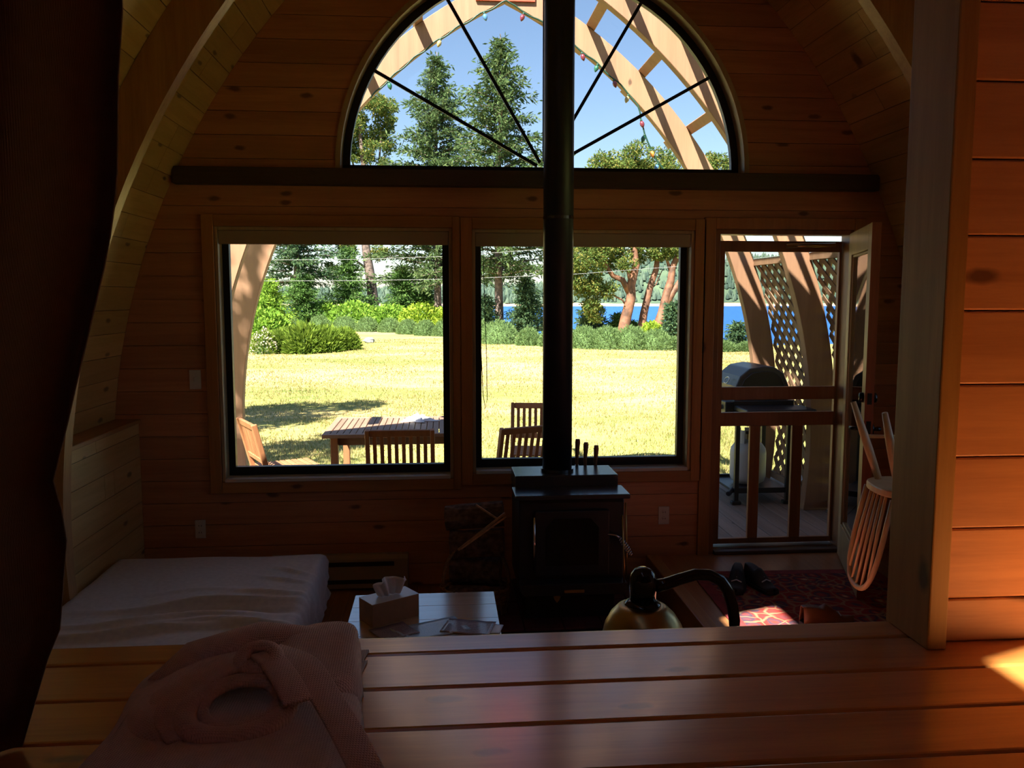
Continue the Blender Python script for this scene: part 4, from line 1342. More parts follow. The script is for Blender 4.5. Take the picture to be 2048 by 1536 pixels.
def windsor(loc, rz, label):
    """bow back chair standing upside down: built upright about the seat top, then turned over"""
    e = empty('windsor_chair', loc, rz, label, 'chair', 'chairs upturned on the dining table')
    F = lambda p: (p[0], -p[1], -p[2])          # turn over about X
    seat = [(0.20 * math.copysign(abs(math.cos(a)) ** 0.75, math.cos(a)), 0.205 * math.copysign(abs(math.sin(a)) ** 0.75, math.sin(a))) for a in [2 * math.pi * k / 32 for k in range(32)]]
    vs = [F((x, y, 0.0)) for x, y in seat] + [F((x * 1.0, y * 1.0, -0.034)) for x, y in seat]
    nn = len(seat)
    fs = [tuple(range(nn)), tuple(range(2 * nn - 1, nn - 1, -1))] + [(i, (i + 1) % nn, (i + 1) % nn + nn, i + nn) for i in range(nn)]
    MB().add(vs, fs).build('seat', 'chairwood', e, 0.006, 2)
    feet = {}
    for sx in (-1, 1):
        for sy in (-1, 1):
            p0, p1 = (sx * 0.125, sy * 0.125, -0.033), (sx * 0.205, sy * 0.215 + (0.02 if sy > 0 else 0), -0.405)
            feet[(sx, sy)] = (Vector(p0), Vector(p1))
            mid = [Vector(p0) + (Vector(p1) - Vector(p0)) * t for t in (0, 0.35, 0.6, 1.0)]
            MB().tube([F(p) for p in mid], [0.017, 0.0205, 0.020, 0.013], 12).build('leg', 'chairwood', e, smooth=True)
    at = lambda k, t: feet[k][0] + (feet[k][1] - feet[k][0]) * t
    for sx in (-1, 1):
        MB().tube([F(at((sx, -1), 0.55)), F(at((sx, 1), 0.55))], [0.009, 0.009], 8).build('stretcher', 'chairwood', e, smooth=True)
    c0, c1 = (at((-1, -1), 0.55) + at((-1, 1), 0.55)) / 2, (at((1, -1), 0.55) + at((1, 1), 0.55)) / 2
    MB().tube([F(c0), F(c1)], 0.009, 8).build('stretcher', 'chairwood', e, smooth=True)
    bow = []
    for k in range(25):
        t = math.pi * k / 24
        z = 0.005 + 0.46 * min(1.0, math.sin(t) ** 0.62)
        x = 0.165 * math.copysign(abs(math.cos(t)) ** 0.8, math.cos(t)) * (1 + 0.25 * math.sin(t))
        bow.append((x, 0.165 + 0.20 * z, z))
    MB().tube([F(p) for p in bow], 0.0125, 10, up=(0, 1, 0)).build('bow', 'chairwood', e, smooth=True)
    for k in range(-2, 3):
        x0, x1 = k * 0.045, k * 0.062
        z1 = 0.005 + 0.46 * (1 - (abs(k) / 3.2) ** 2 * 0.22) - 0.004
        MB().tube([F((x0, 0.168, 0.0)), F((x0 * 1.15, 0.168 + 0.09 * z1, z1 * 0.45)), F((x1, 0.165 + 0.20 * z1, z1))], [0.0075, 0.0085, 0.006], 8).build('spindle', 'chairwood', e, smooth=True)
    return e


# seats lie on the table, backs hang down over its edge
windsor((2.245, 3.78, ZL + 0.7285), math.radians(-98), 'pale bow back chair turned upside down on the table, legs up beside the open door')
windsor((2.235, 3.16, ZL + 0.7285), math.radians(-90), 'second upturned bow back chair, mostly hidden behind the post')
shoe((1.93, 3.97, ZL + 0.0078), math.radians(4), 'single brown leather shoe near the table legs on the rug', 'shoe_brown', None)

# ------------------------------------------------------------------ folded bathrobe on the platform
rb = empty('bathrobe', (-0.29, 1.25, ZP), label='pinkish waffle cotton bathrobe folded on the platform with its belt on top', cat='bathrobe')


rb.scale = (1.0, 1.0, 0.80)


def robe_body(name, x0, x1, y0, y1, h, seed, skew=0.0, z0=0.0, lump=0.012, power=4.0):
    nx_, ny_ = 60, 70
    U, V = np.meshgrid(np.linspace(-1, 1, nx_), np.linspace(-1, 1, ny_), indexing='ij')
    su = np.sign(U) * np.abs(U) ** 0.8
    sv = np.sign(V) * np.abs(V) ** 0.8
    r = (np.abs(U) ** power + np.abs(V) ** power) ** (1 / power)
    prof = np.clip(1 - np.clip(r, 0, 1) ** 7, 0, 1) ** 0.45
    X = (x0 + x1) / 2 + su * (x1 - x0) / 2 + skew * sv
    Y = (y0 + y1) / 2 + sv * (y1 - y0) / 2
    rs = np.random.default_rng(seed)
    ph = rs.uniform(0, 6, 6)
    ln = np.sin(X * 17 + ph[0] + 2 * np.sin(Y * 9 + ph[1])) * 0.5 + np.sin(Y * 23 + ph[2] + 1.5 * np.sin(X * 14 + ph[3])) * 0.5
    Z = z0 + prof * (h + lump * ln) + 0.001
    X = X + 0.008 * np.sin(Y * 20 + ph[4]) * (r > 0.8)
    vs = np.stack([X, Y, Z], -1).reshape(-1, 3)
    fs = []
    for i in range(nx_ - 1):
        for j in range(ny_ - 1):
            a = i * ny_ + j
            fs.append((a, a + ny_, a + ny_ + 1, a + 1))
    mb = MB()
    mb.v, mb.f = [tuple(p) for p in vs], fs
    return mb.build(name, 'robe', rb, smooth=True, solidify=-0.004)


robe_body('body', -0.205, 0.160, -0.52, 0.245, 0.055, 1, skew=-0.012, lump=0.006)
robe_body('upper_fold', -0.185, 0.125, -0.11, 0.285, 0.068, 2, skew=0.01, lump=0.008, power=2.6)
robe_body('shoulder_fold', 0.01, 0.150, 0.03, 0.29, 0.084, 3, lump=0.012, power=2.4)


def ribbon(name, pts, w, t, ups=(0, 0, 1), sub=2, wh=None):
    # resample with Catmull-Rom
    P = [Vector(p) for p in pts]
    res = []
    for i in range(len(P) - 1):
        a, b, c, d = P[max(i - 1, 0)], P[i], P[i + 1], P[min(i + 2, len(P) - 1)]
        for k in range(6):
            s = k / 6
            res.append(0.5 * ((2 * b) + (c - a) * s + (2 * a - 5 * b + 4 * c - d) * s * s + (3 * b - a - 3 * c + d) * s ** 3))
    res.append(P[-1])
    mb = MB().sweep(res, w, t, ups)
    return mb.build(name, 'robe', rb, bevel=min(t, w) * 0.28, seg=2, smooth=True)


# rolled sleeve with its oval opening
oval = []
for k in range(32):
    a = 2 * math.pi * k / 32
    oval.append((-0.008 + 0.072 * math.cos(a), -0.048 + 0.046 * math.sin(a) + 0.012 * math.cos(a), 0.084 + 0.026 * math.sin(a)))
MB().tube(oval, [0.0150 - 0.003 * math.sin(2 * math.pi * k / 32) for k in range(32)], 14, closed=True).build('cuff', 'robe', rb, smooth=True)
oval2 = [(-0.006 + (p[0] + 0.008) * 0.72, -0.040 + (p[1] + 0.048) * 0.60, p[2] + 0.001) for p in oval]
MB().tube(oval2, 0.0085, 10, closed=True).build('inner_cuff', 'robe', rb, smooth=True)
MB().tube([(-0.135, -0.05, 0.045), (-0.125, 0.01, 0.066), (-0.08, 0.06, 0.084), (-0.02, 0.085, 0.092), (0.05, 0.075, 0.084)], [0.022, 0.032, 0.036, 0.032, 0.022], 14, flat=0.6).build('sleeve', 'robe', rb, smooth=True)
MB().tube([(-0.170, 0.10, 0.050), (-0.13, 0.17, 0.076), (-0.03, 0.215, 0.088), (0.06, 0.20, 0.082), (0.12, 0.13, 0.060)], [0.022, 0.032, 0.036, 0.034, 0.024], 14, flat=0.6).build('collar', 'robe', rb, smooth=True)
ribbon('belt_band', [(-0.070, -0.085, 0.058), (-0.092, -0.060, 0.084), (-0.082, -0.012, 0.108), (-0.042, 0.026, 0.124), (0.015, 0.058, 0.128), (0.07, 0.085, 0.098)], 0.060, 0.009)
kn = [(0.006 + 0.026 * math.cos(a), 0.030 + 0.020 * math.sin(a), 0.134 + 0.012 * math.sin(a)) for a in [2 * math.pi * k / 20 for k in range(20)]]
MB().tube(kn, 0.0125, 12, closed=True).build('belt_knot', 'robe', rb, smooth=True)
ribbon('belt_tail', [(0.010, 0.040, 0.140), (0.034, 0.010, 0.132), (0.060, -0.030, 0.118), (0.080, -0.066, 0.100)], 0.042, 0.009)
ribbon('belt_tail', [(0.02, 0.06, 0.132), (0.072, 0.035, 0.118), (0.112, -0.03, 0.094), (0.150, -0.105, 0.076), (0.185, -0.175, 0.050), (0.205, -0.205, 0.014)], 0.046, 0.009)

# ------------------------------------------------------------------ brown curtain hanging at the edge of the platform
cu = empty('curtain', (-0.95, 1.20, ZP), label='heavy dark brown curtain hanging beside the platform in the foreground', cat='curtain')
nu, nv = 160, 40
vs, fs = [], []
edge = [(0.0, -0.590), (0.03, -0.580), (0.13, -0.548), (0.16, -0.530), (0.32, -0.512), (0.40, -0.530), (0.45, -0.512), (0.52, -0.500), (0.72, -0.462), (0.84, -0.450), (0.95, -0.444), (1.05, -0.432), (1.9, -0.420)]
eh = [p[0] for p in edge]
ex = [p[1] for p in edge]
for j in range(nv + 1):
    hz = 1.75 * j / nv
    xe = float(np.interp(hz, eh, ex)) + 0.95 - 0.028 * min(1.0, max(0.0, (0.80 - hz) / 0.35))
    for i in range(nu + 1):
        s = i / nu
        x = -0.95 + (xe + 0.95) * s
        amp = 0.035 + 0.012 * math.sin(hz * 3)
        y = amp * math.sin(s * 46 + 0.5 * math.sin(hz * 2.2)) + 0.012 * math.sin(s * 17 + hz * 4)
        if s > 0.97:
            y += (s - 0.97) * 0.6
        vs.append((x, y, 0.004 + hz))
for j in range(nv):
    for i in range(nu):
        a = j * (nu + 1) + i
        fs.append((a, a + 1, a + nu + 2, a + nu + 1))
MB().add(vs, fs).build('drape', 'curtain', cu, smooth=True, solidify=0.003)
MB().tube([(-1.0, 0, 1.775), (0.62, 0, 1.775)], 0.012, 10).build('rod', 'ledge', cu, smooth=True)
for k in range(12):
    x = -0.9 + k * 0.122
    ring = [(x, 0.021 * math.cos(a), 1.771 + 0.021 * math.sin(a)) for a in [2 * math.pi * i / 14 for i in range(14)]]
    MB().tube(ring, 0.0025, 6, closed=True).build('ring', 'brass', cu, smooth=True)

# ------------------------------------------------------------------ outdoors: deck, arches, lattice
deck = box('floor_deck', -2.6, 3.6, YW + 0.16, 7.85, -0.22, ZD - 0.035, 'decking')
tag(deck, 'weathered outdoor deck boards under the timber arches', 'deck', kind='structure')
x = -2.6
while x < 3.6 - 0.05:
    x1 = x + 0.142
    box('deck_board', x + 0.003 - deck.location.x, x1 - 0.003 - deck.location.x, YW + 0.165 - deck.location.y, 7.88 - deck.location.y, ZD - 0.034 - deck.location.z, ZD - deck.location.z, 'decking', deck, 0.003)
    x = x1

YA, YB = 7.70, 6.50
BD = 0.205
pg = empty('pergola', (CX, 7.1, ZD), label='open pergola of two pointed timber arches joined by slats outside the windows', cat='pergola')


def to_pg(p):
    return (p[0] - CX, p[1] - 7.1, p[2] - ZD)


for yc in (YA, YB):
    for side in (-1, 1):
        mb = MB()
        n = 44
        r0, r1 = AR, AR + BD
        a0, a1 = th_z(r0, ZD + 0.001), th_apex(r0)
        b0, b1 = th_z(r1, ZD + 0.001), th_apex(r1)
        P0 = [arc_pt(side, r0, a0 + (a1 - a0) * i / n) for i in range(n + 1)]
        P1 = [arc_pt(side, r1, b0 + (b1 - b0) * i / n) for i in range(n + 1)]
        lean = 0.06 if (yc == YB and side == -1) else 0.0
        P0 = [(a + lean * (1 - (b / 4.6) ** 3), b) for a, b in P0]
        P1 = [(a + lean * (1 - (b / 4.6) ** 3), b) for a, b in P1]
        vs, fs = [], []
        for (p, q) in zip(P0, P1):
            for (xx, zz_), yy in ((p, yc), (q, yc), (q, yc + 0.088), (p, yc + 0.088)):
                vs.append(to_pg((xx, yy, zz_)))
        for i in range(n):
            for k in range(4):
                fs.append((4 * i + k, 4 * i + (k + 1) % 4, 4 * i + 4 + (k + 1) % 4, 4 * i + 4 + k))
        fs += [(3, 2, 1, 0), (4 * n, 4 * n + 1, 4 * n + 2, 4 * n + 3)]
        mb.add(vs, fs).build('arch_beam', 'arch', pg, 0.004)
    zt = AZ + math.sqrt(AR ** 2 - AX ** 2)
    mb = MB().prism([(-0.26, zt - ZD - 0.005), (0.26, zt - ZD - 0.005), (0.26, zt - ZD + 0.10), (0.10, zt - ZD + 0.24), (-0.10, zt - ZD + 0.24), (-0.26, zt - ZD + 0.10)], yc - 7.1 - 0.024, yc - 7.1 - 0.001)
    mb.build('ridge_plate', 'red_plate', pg)
    MB().tube([to_pg((CX - 0.3, yc + 0.044, zt + 0.08)), to_pg((CX + 0.3, yc + 0.044, zt + 0.08))], 0.008, 8).build('bolt', 'chrome', pg)
# slats run along the outer edge of the arches
ra = AR + BD
for side in (-1, 1):
    for zs_ in (4.21, 3.82, 3.33, 2.80):
        th = th_z(ra + 0.021, zs_)
        px_, pz_ = arc_pt(side, ra + 0.021, th)
        up = (side * math.cos(th), 0, math.sin(th))
        MB().bar(to_pg((px_, 5.42, pz_)), to_pg((px_, 8.50, pz_)), 0.088, 0.038, up=up).build('slat', 'arch', pg, 0.003)
# rafter tails on the right branch that poke out below the far arch
# lattice screens follow the outer edge of the arches on the right
rl = AR + BD + 0.006


def lattice(y0, y1, z_hi, label):
    e = empty('lattice_screen', (3.1, (y0 + y1) / 2, ZD), label=label, cat='trellis', group='lattice screens beside the barbecue')
    L = lambda r, th, y: (arc_pt(1, r, th)[0] - 3.1, y - (y0 + y1) / 2, arc_pt(1, r, th)[1] - ZD)
    ta, tb_ = th_z(rl, ZD + 0.06), th_z(rl, z_hi)
    S = (tb_ - ta) * rl
    W = y1 - y0
    for layer, sg in ((0, 1), (1, -1)):
        r = rl + 0.006 + 0.012 * layer
        c = -S + 0.05 if sg > 0 else 0.05
        end = W if sg > 0 else W + S
        while c < end:
            # line y = c + sg * s
            pts = []
            for k in range(13):
                s = S * k / 12
                y = c + sg * s
                pts.append((s, y))
            s_lo, s_hi = 0.0, S
            if sg > 0:
                s_lo, s_hi = max(0, -c), min(S, W - c)
            else:
                s_lo, s_hi = max(0, c - W), min(S, c)
            if s_hi - s_lo > 0.06:
                nseg = max(1, int((s_hi - s_lo) / 0.25))
                path, ups = [], []
                for k in range(nseg + 1):
                    s = s_lo + (s_hi - s_lo) * k / nseg
                    th = ta + s / rl
                    path.append(L(r, th, y0 + c + sg * s))
                    ups.append((math.cos(th), 0, math.sin(th)))
                MB().sweep(path, 0.050, 0.011, ups).build('lath', 'lath', e)
            c += 0.153
    for zt_ in (ZD + 0.05, z_hi):
        th = th_z(rl, zt_)
        MB().bar(L(rl + 0.004, th, y0 + 0.001), L(rl + 0.004, th, y1 - 0.001), 0.045, 0.06, up=(0, 0, 1)).build('rail', 'lath', e, 0.003)
    return e


lattice(YB + 0.09, YA, 2.13, 'brown diagonal lattice screen between the two arches behind the barbecue')
lattice(YW + 0.2, YB, 2.13, 'brown diagonal lattice screen nearest the house, right of the near arch')

# string of coloured bulbs along the far arch
sl = empty('string_lights', (CX, YA - 0.03, 2.5), label='dark cord of coloured bulbs strung along the far arch and hanging at its side', cat='string lights')
cord = []
for k in range(0, 41):
    th = th_apex(AR) - 0.02 - (th_apex(AR) - th_z(AR, 3.70)) * (1 - k / 40.0) if k <= 40 else 0
    px_, pz_ = arc_pt(-1, AR - 0.012, th_z(AR, 3.55) + (th_apex(AR) - th_z(AR, 3.55)) * k / 40)
    cord.append((px_ - CX, -0.0, pz_ - 2.5 + 0.01 * math.sin(k)))
for k in range(1, 31):
    th = th_apex(AR) - (th_apex(AR) - th_z(AR, 3.60)) * k / 30
    px_, pz_ = arc_pt(1, AR - 0.012, th)
    cord.append((px_ - CX, -0.0, pz_ - 2.5 + 0.01 * math.sin(k)))
for px_, pz_ in ((1.770, 3.52), (1.792, 3.46), (1.800, 3.40), (1.822, 3.33), (1.838, 3.27), (1.868, 3.20), (1.897, 3.14), (1.925, 3.08), (1.965, 3.02), (2.02, 2.96), (2.08, 2.90), (2.20, 2.82), (2.38, 2.78), (2.50, 2.74)):
    cord.append((px_ - CX, -0.02, pz_ - 2.5))
MB().tube(cord, 0.0075, 6).build('cord', 'cord_green', sl, smooth=True)
cols = ['green', 'amber', 'blue', 'red', 'red', 'green', 'red', 'amber', 'red', 'green', 'orange', 'blue', 'red']
for q_, idx in enumerate((6, 22, 34, 44, 57, 61, 65, 69, 73, 75, 77, 79, 81)):
    if idx >= len(cord):
        continue
    p = Vector(cord[idx])
    dx, dz = (-0.02 if q_ % 2 else 0.015), -0.06
    b = MB()
    d = Vector((dx, -0.01, dz)).normalized()
    prof = [(0.0, 0.010), (0.018, 0.011), (0.030, 0.019), (0.048, 0.021), (0.066, 0.014), (0.080, 0.003)]
    b.tube([p + d * (0.004 + t) for t, r in prof[:2]], [r for t, r in prof[:2]], 10)
    sk = b.build('bulb_socket', 'cord_green', sl, smooth=True)
    MB().tube([p + d * (0.004 + t) for t, r in prof[1:]], [r for t, r in prof[1:]], 10).build('bulb', 'bulb_' + cols[q_], sl, smooth=True)

# ------------------------------------------------------------------ outdoor table and chairs
ot = empty('garden_table', (-0.355, 6.73, ZD), label='slatted wooden garden table outside the wide window', cat='table')
TL, TW, TZ = 0.53, 0.47, 0.71
for bx in ((-TL, TL, -TW, -TW + 0.055), (-TL, TL, TW - 0.055, TW)):
    box('edge_board', bx[0], bx[1], bx[2], bx[3], TZ - 0.028, TZ, 'teak_old', ot, 0.003)
for bx in ((-TL, -TL + 0.05), (TL - 0.05, TL)):
    box('end_board', bx[0], bx[1], -TW + 0.0555, TW - 0.0555, TZ - 0.028, TZ, 'teak_old', ot, 0.003)
ns = 20
for k in range(ns):
    x0 = -TL + 0.053 + (2 * TL - 0.106) * k / ns
    x1 = -TL + 0.053 + (2 * TL - 0.106) * (k + 1) / ns
    box('table_slat', x0 + 0.003, x1 - 0.003, -TW + 0.0557, TW - 0.0557, TZ - 0.022, TZ - 0.001, 'teak_old', ot, 0.002)
for sy in (-1, 1):
    box('apron', -TL + 0.10, TL - 0.10, sy * (TW - 0.10) - 0.012, sy * (TW - 0.10) + 0.012, TZ - 0.095, TZ - 0.029, 'teak_old', ot, 0.003)
for sx in (-1, 1):
    box('apron', sx * (TL - 0.12) - 0.012, sx * (TL - 0.12) + 0.012, -TW + 0.115, TW - 0.115, TZ - 0.095, TZ - 0.029, 'teak_old', ot, 0.003)
    for sy in (-1, 1):
        box('leg', sx * (TL - 0.085) - 0.027, sx * (TL - 0.085) + 0.027, sy * (TW - 0.07) - 0.027, sy * (TW - 0.07) + 0.027, 0.0, TZ - 0.0285, 'teak', ot, 0.003)
# crumpled white cloth on the garden table
vs, fs = [], []
nr, na = 8, 28
cr = random.Random(4)
jit = [[cr.uniform(0.75, 1.25) for _ in range(na)] for _ in range(nr + 1)]
for i in range(nr + 1):
    for k in range(na):
        a = 2 * math.pi * k / na
        r = i / nr
        rr = r * (0.105 + 0.045 * math.cos(5 * a + 0.6)) * (1 if i < nr else jit[i][k])
        zz_ = max(0.002, (0.055 * (1 - r) ** 1.0 + 0.02 * math.sin(5 * a) * r * (1 - r) * 2) * jit[i][k])
        vs.append((rr * math.cos(a) * 1.15, rr * math.sin(a), zz_))
for i in range(nr):
    for k in range(na):
        fs.append((i * na + k, i * na + (k + 1) % na, (i + 1) * na + (k + 1) % na, (i + 1) * na + k))
o = MB().add(vs, fs).build('crumpled_cloth', 'paper', smooth=True, solidify=0.002)
o.location = (-0.20, 6.93, ZD + TZ + 0.001)
tag(o, 'bright white crumpled cloth lying on the garden table', 'cloth')


def garden_chair(loc, rz, label, mat='teak', recline=14):
    """folding slatted chair; back towards -Y of its own frame"""
    e = empty('garden_chair', loc, rz, label, 'chair', 'slatted garden chairs on the deck')
    W, sz = 0.225, 0.43
    rc = math.tan(math.radians(recline))
    bp = lambda z: -0.20 - (z - sz) * rc
    for sx in (-1, 1):
        MB().sweep([(sx * W, 0.20, 0.0), (sx * W, bp(sz), sz), (sx * W, bp(0.81), 0.81)], 0.030, 0.042, [(0, 1, 0)] * 3).build('back_post', mat, e, 0.006, 2)
        MB().bar((sx * (W - 0.035), -0.26, 0.0), (sx * (W - 0.035), 0.215, sz - 0.03), 0.024, 0.040, up=(0, 1, 0)).build('leg', mat, e, 0.004)
        MB().bar((sx * (W - 0.035), -0.20, sz - 0.022), (sx * (W - 0.035), 0.235, sz - 0.012), 0.024, 0.035).build('seat_rail', mat, e, 0.003)
    for k in range(9):
        y0 = -0.19 + k * 0.047
        box('seat_slat', -W + 0.018, W - 0.018, y0, y0 + 0.038, sz + 0.006, sz + 0.020, mat, e, 0.003)
    u = (0, -1, 0)
    MB().bar((-W + 0.016, bp(0.785), 0.785), (W - 0.016, bp(0.785), 0.785), 0.022, 0.048, up=(0, -rc, 1)).build('top_rail', mat, e, 0.004)
    MB().bar((-W + 0.016, bp(0.53), 0.53), (W - 0.016, bp(0.53), 0.53), 0.022, 0.040, up=(0, -rc, 1)).build('lower_rail', mat, e, 0.004)
    for k in range(8):
        x = -W + 0.05 + (2 * W - 0.10) * k / 7
        MB().bar((x, bp(0.548), 0.548), (x, bp(0.764), 0.764), 0.026, 0.012, up=(0, 1, rc)).build('back_slat', mat, e, 0.002)
    MB().tube([(-W, 0.02, 0.22), (W, 0.02, 0.22)], 0.009, 8).build('cross_rod', mat, e)
    return e


garden_chair((-1.18, 6.47, ZD), math.radians(-64), 'garden chair seen side on at the foot of the arch, sun on its seat')
garden_chair((-0.29, 6.12, ZD), math.radians(0), 'garden chair in front of the table with its back to the window')
garden_chair((0.52, 6.18, ZD), math.radians(22), 'shaded garden chair with its back turned, left of the flue pipe')
garden_chair((0.80, 6.95, ZD), math.radians(172), 'sunlit reddish garden chair facing the house, behind the shaded one')

# ------------------------------------------------------------------ barbecue with propane tank
gr = empty('barbecue_grill', (2.66, 7.02, ZD), label='dark hooded barbecue on a cart with a side shelf, seen through the screen door', cat='grill')
# hood profile in the X-Z plane, front towards -X
hood = [(-0.27, 0.875), (-0.265, 0.985), (-0.225, 1.07), (-0.135, 1.135), (0.0, 1.155), (0.11, 1.145), (0.20, 1.09), (0.25, 0.99), (0.255, 0.875)]
hood = [(x * 0.88, z) for x, z in hood]
MB().prism(hood, -0.25, 0.25).build('hood', 'grill_hood', gr, 0.012, 3)
inner = [(x * 0.84, 0.885 + (z - 0.875) * 0.82) for x, z in hood]
MB().prism(inner, -0.262, -0.2505).build('hood_end_panel', 'grill_black', gr, 0.004)
MB().prism([(-0.26, 0.70), (-0.265, 0.874), (0.25, 0.874), (0.24, 0.72), (0.12, 0.66), (-0.14, 0.66)], -0.30, 0.30).build('firebox', 'grill_black', gr, 0.006)
em = MB()
em.tube([(-0.262 + 0.012, 0.0, 1.02)] * 1 + [(-0.240, 0.0, 1.03)], 0.01, 8)
ov = [(-0.262 + 0.0, 0.045 * math.cos(a), 0.0) for a in [0]]
oval = []
for k in range(20):
    a = 2 * math.pi * k / 20
    s = 0.030 * math.sin(a)
    oval.append((-0.2495 + 0.42 * s - 0.004, -0.08 + 0.050 * math.cos(a), 1.025 + 0.9 * s))
MB().tube(oval, 0.004, 6, closed=True).build('emblem', 'chrome', gr, smooth=True)
MB().tube([(-0.275, -0.22, 0.93), (-0.31, -0.22, 0.925), (-0.31, 0.22, 0.925), (-0.275, 0.22, 0.93)], 0.010, 8).build('hood_handle', 'chrome', gr, smooth=True)
box('control_panel', -0.335, -0.262, -0.30, 0.30, 0.76, 0.868, 'grill_black', gr, 0.006)
for k in range(3):
    MB().tube([(-0.336, -0.18 + 0.18 * k, 0.81), (-0.366, -0.18 + 0.18 * k, 0.81)], 0.022, 14).build('knob', 'rubber', gr)
box('side_shelf', -0.27, 0.30, -0.62, -0.314, 0.80, 0.838, 'grill_black', gr, 0.010, 2)
box('side_shelf', -0.27, 0.30, 0.314, 0.60, 0.80, 0.838, 'grill_black', gr, 0.010, 2)
for sx, sy in ((-0.22, -0.28), (0.22, -0.28), (-0.22, 0.28), (0.22, 0.28)):
    box('leg', sx - 0.018, sx + 0.018, sy - 0.018, sy + 0.018, 0.03, 0.70, 'grill_black', gr, 0.002)
    box('foot', sx - 0.04, sx + 0.04, sy - 0.03, sy + 0.03, 0.0, 0.0298, 'rubber', gr, 0.006)
box('bottom_shelf', -0.24, 0.24, -0.258, 0.258, 0.095, 0.118, 'grill_black', gr, 0.003)
for sy in (-0.28, 0.28):
    box('shelf_rail', -0.2015, 0.2015, sy - 0.014, sy + 0.014, 0.095, 0.14, 'grill_black', gr, 0.002)
MB().tube([(-0.30, -0.32, 0.10), (-0.20, -0.20, 0.13)], 0.02, 10).build('caster_arm', 'grill_black', gr)
tk = empty('propane_tank', (2.64, 7.02, ZD + 0.119), label='white propane tank on the shelf under the barbecue', cat='gas tank')
MB().lathe([(0.08, 0.0), (0.10, 0.004), (0.14, 0.03), (0.152, 0.07), (0.152, 0.27), (0.145, 0.31), (0.115, 0.35), (0.06, 0.375), (0.02, 0.38)], n=36).build('vessel', 'tank', tk, smooth=True)
col_ = MB()
for k in range(26):
    a0, a1 = 0.6 + k * 0.19, 0.6 + (k + 1) * 0.19
    if k % 13 in (5, 6):
        continue
    col_.prism([(0.098 * math.cos(a0), 0.098 * math.sin(a0)), (0.104 * math.cos(a0), 0.104 * math.sin(a0)), (0.104 * math.cos(a1), 0.104 * math.sin(a1)), (0.098 * math.cos(a1), 0.098 * math.sin(a1))], 0.355, 0.47, 'Z')
col_.build('collar', 'tank', tk)
MB().tube([(0, 0, 0.375), (0, 0, 0.43)], 0.014, 10).build('valve', 'brass', tk)
MB().tube([(0, 0, 0.43), (0, 0, 0.452)], 0.026, 12).build('valve_knob', 'rubber', tk)

# ------------------------------------------------------------------ lawn, shore, sea, far hills
def plateau_end(x):
    return float(np.interp(x, [-60, 1, 5, 8.5, 12, 60], [70, 70, 47, 46, 36.5, 30]))


def ground_z(x, y):
    e = plateau_end(x)
    b = 0.05 * math.sin(x * 0.35 + 1.3) * math.sin(y * 0.23) + 0.02 * math.sin(x * 1.1 + y * 0.9)
    b *= min(1.0, max(0.0, (y - 9.0) / 6.0))
    if y <= e:
        return ZG + b
    return max(-12.0, ZG + b - 0.03 * (y - e) - 0.42 * max(0, y - e - 1.0))


gx = np.concatenate([np.linspace(-120, -16, 14), np.linspace(-14, 22, 49), np.linspace(26, 130, 14)])
gy = np.concatenate([np.linspace(-60, 4, 10), np.linspace(6, 50, 60), np.linspace(51, 110, 50)])
GV = np.array([(x, y, ground_z(x, y)) for x in gx for y in gy])
ny_ = len(gy)
GF = np.array([(i * ny_ + j, (i + 1) * ny_ + j, (i + 1) * ny_ + j + 1, i * ny_ + j + 1) for i in range(len(gx) - 1) for j in range(ny_ - 1)])
lawn = np_mesh('ground_lawn', GV, GF, 'lawn', smooth=True)
tag(lawn, 'wide sunlit lawn of straw coloured dry grass running down to the shore', 'lawn', kind='structure')

# blades standing in the lawn, nearer part
rg_ = np.random.default_rng(21)
nb = 210000
yy = 8.2 + (44 - 8.2) * rg_.random(nb) ** 1.7
xx = (rg_.uniform(-0.30, 0.42, nb)) * yy
clump = np.sin(xx * 1.7 + 2 * np.sin(yy * 0.9)) * np.sin(yy * 1.3 + xx * 0.4)
keep = rg_.random(nb) < 0.55 + 0.4 * clump
xx, yy = xx[keep], yy[keep]
zz_ = np.array([ground_z(a, b) for a, b in zip(xx, yy)])
pos = np.stack([xx, yy, zz_ - 0.004], 1)
dirs = np.stack([rg_.normal(0, 0.45, len(xx)), rg_.normal(0, 0.45, len(xx)), np.ones(len(xx))], 1)
v, f = leaf_tris(pos, dirs, rg_.uniform(0.035, 0.085, len(xx)), rg_.uniform(0.006, 0.012, len(xx)) * (0.6 + yy / 14), rg_, quad=False)
o = np_mesh('grass', v, f, 'grass')
tag(o, 'short dry grass blades standing across the lawn', 'grass', kind='stuff')

sea = MB().add([(-4000, 40, -9.0), (4000, 40, -9.0), (4000, 4200, -9.0), (-4000, 4200, -9.0)], [(0, 1, 2, 3)]).build('ground_sea', 'sea')
tag(sea, 'deep blue sea water of the bay beyond the lawn', 'sea', kind='structure')

hxs = np.linspace(-1500, 1700, 161)
hys = np.linspace(1040, 1900, 44)


def hill_z(x, y):
    ridge = float(np.interp(x, [-1500, -700, -264, -146, 12, 60, 150, 200, 300, 385, 600, 1000, 1700], [40, 22, 6, 7, 8, 10, 14, 36, 54, 50, 62, 45, 40]))
    s = (y - 1050) / 160.0
    prof = math.sin(min(1.0, max(0.0, s)) * math.pi / 2) if s < 1 else 1.0 - 0.12 * (s - 1)
    n = 2.2 * math.sin(x * 0.031) * math.sin(y * 0.017 + x * 0.01) + 1.5 * math.sin(x * 0.083 + 1)
    return -9.6 + max(0.0, min(1.0, (y - 1040) / 14.0)) * 2.6 + max(0, prof) * (ridge + 7 + n)


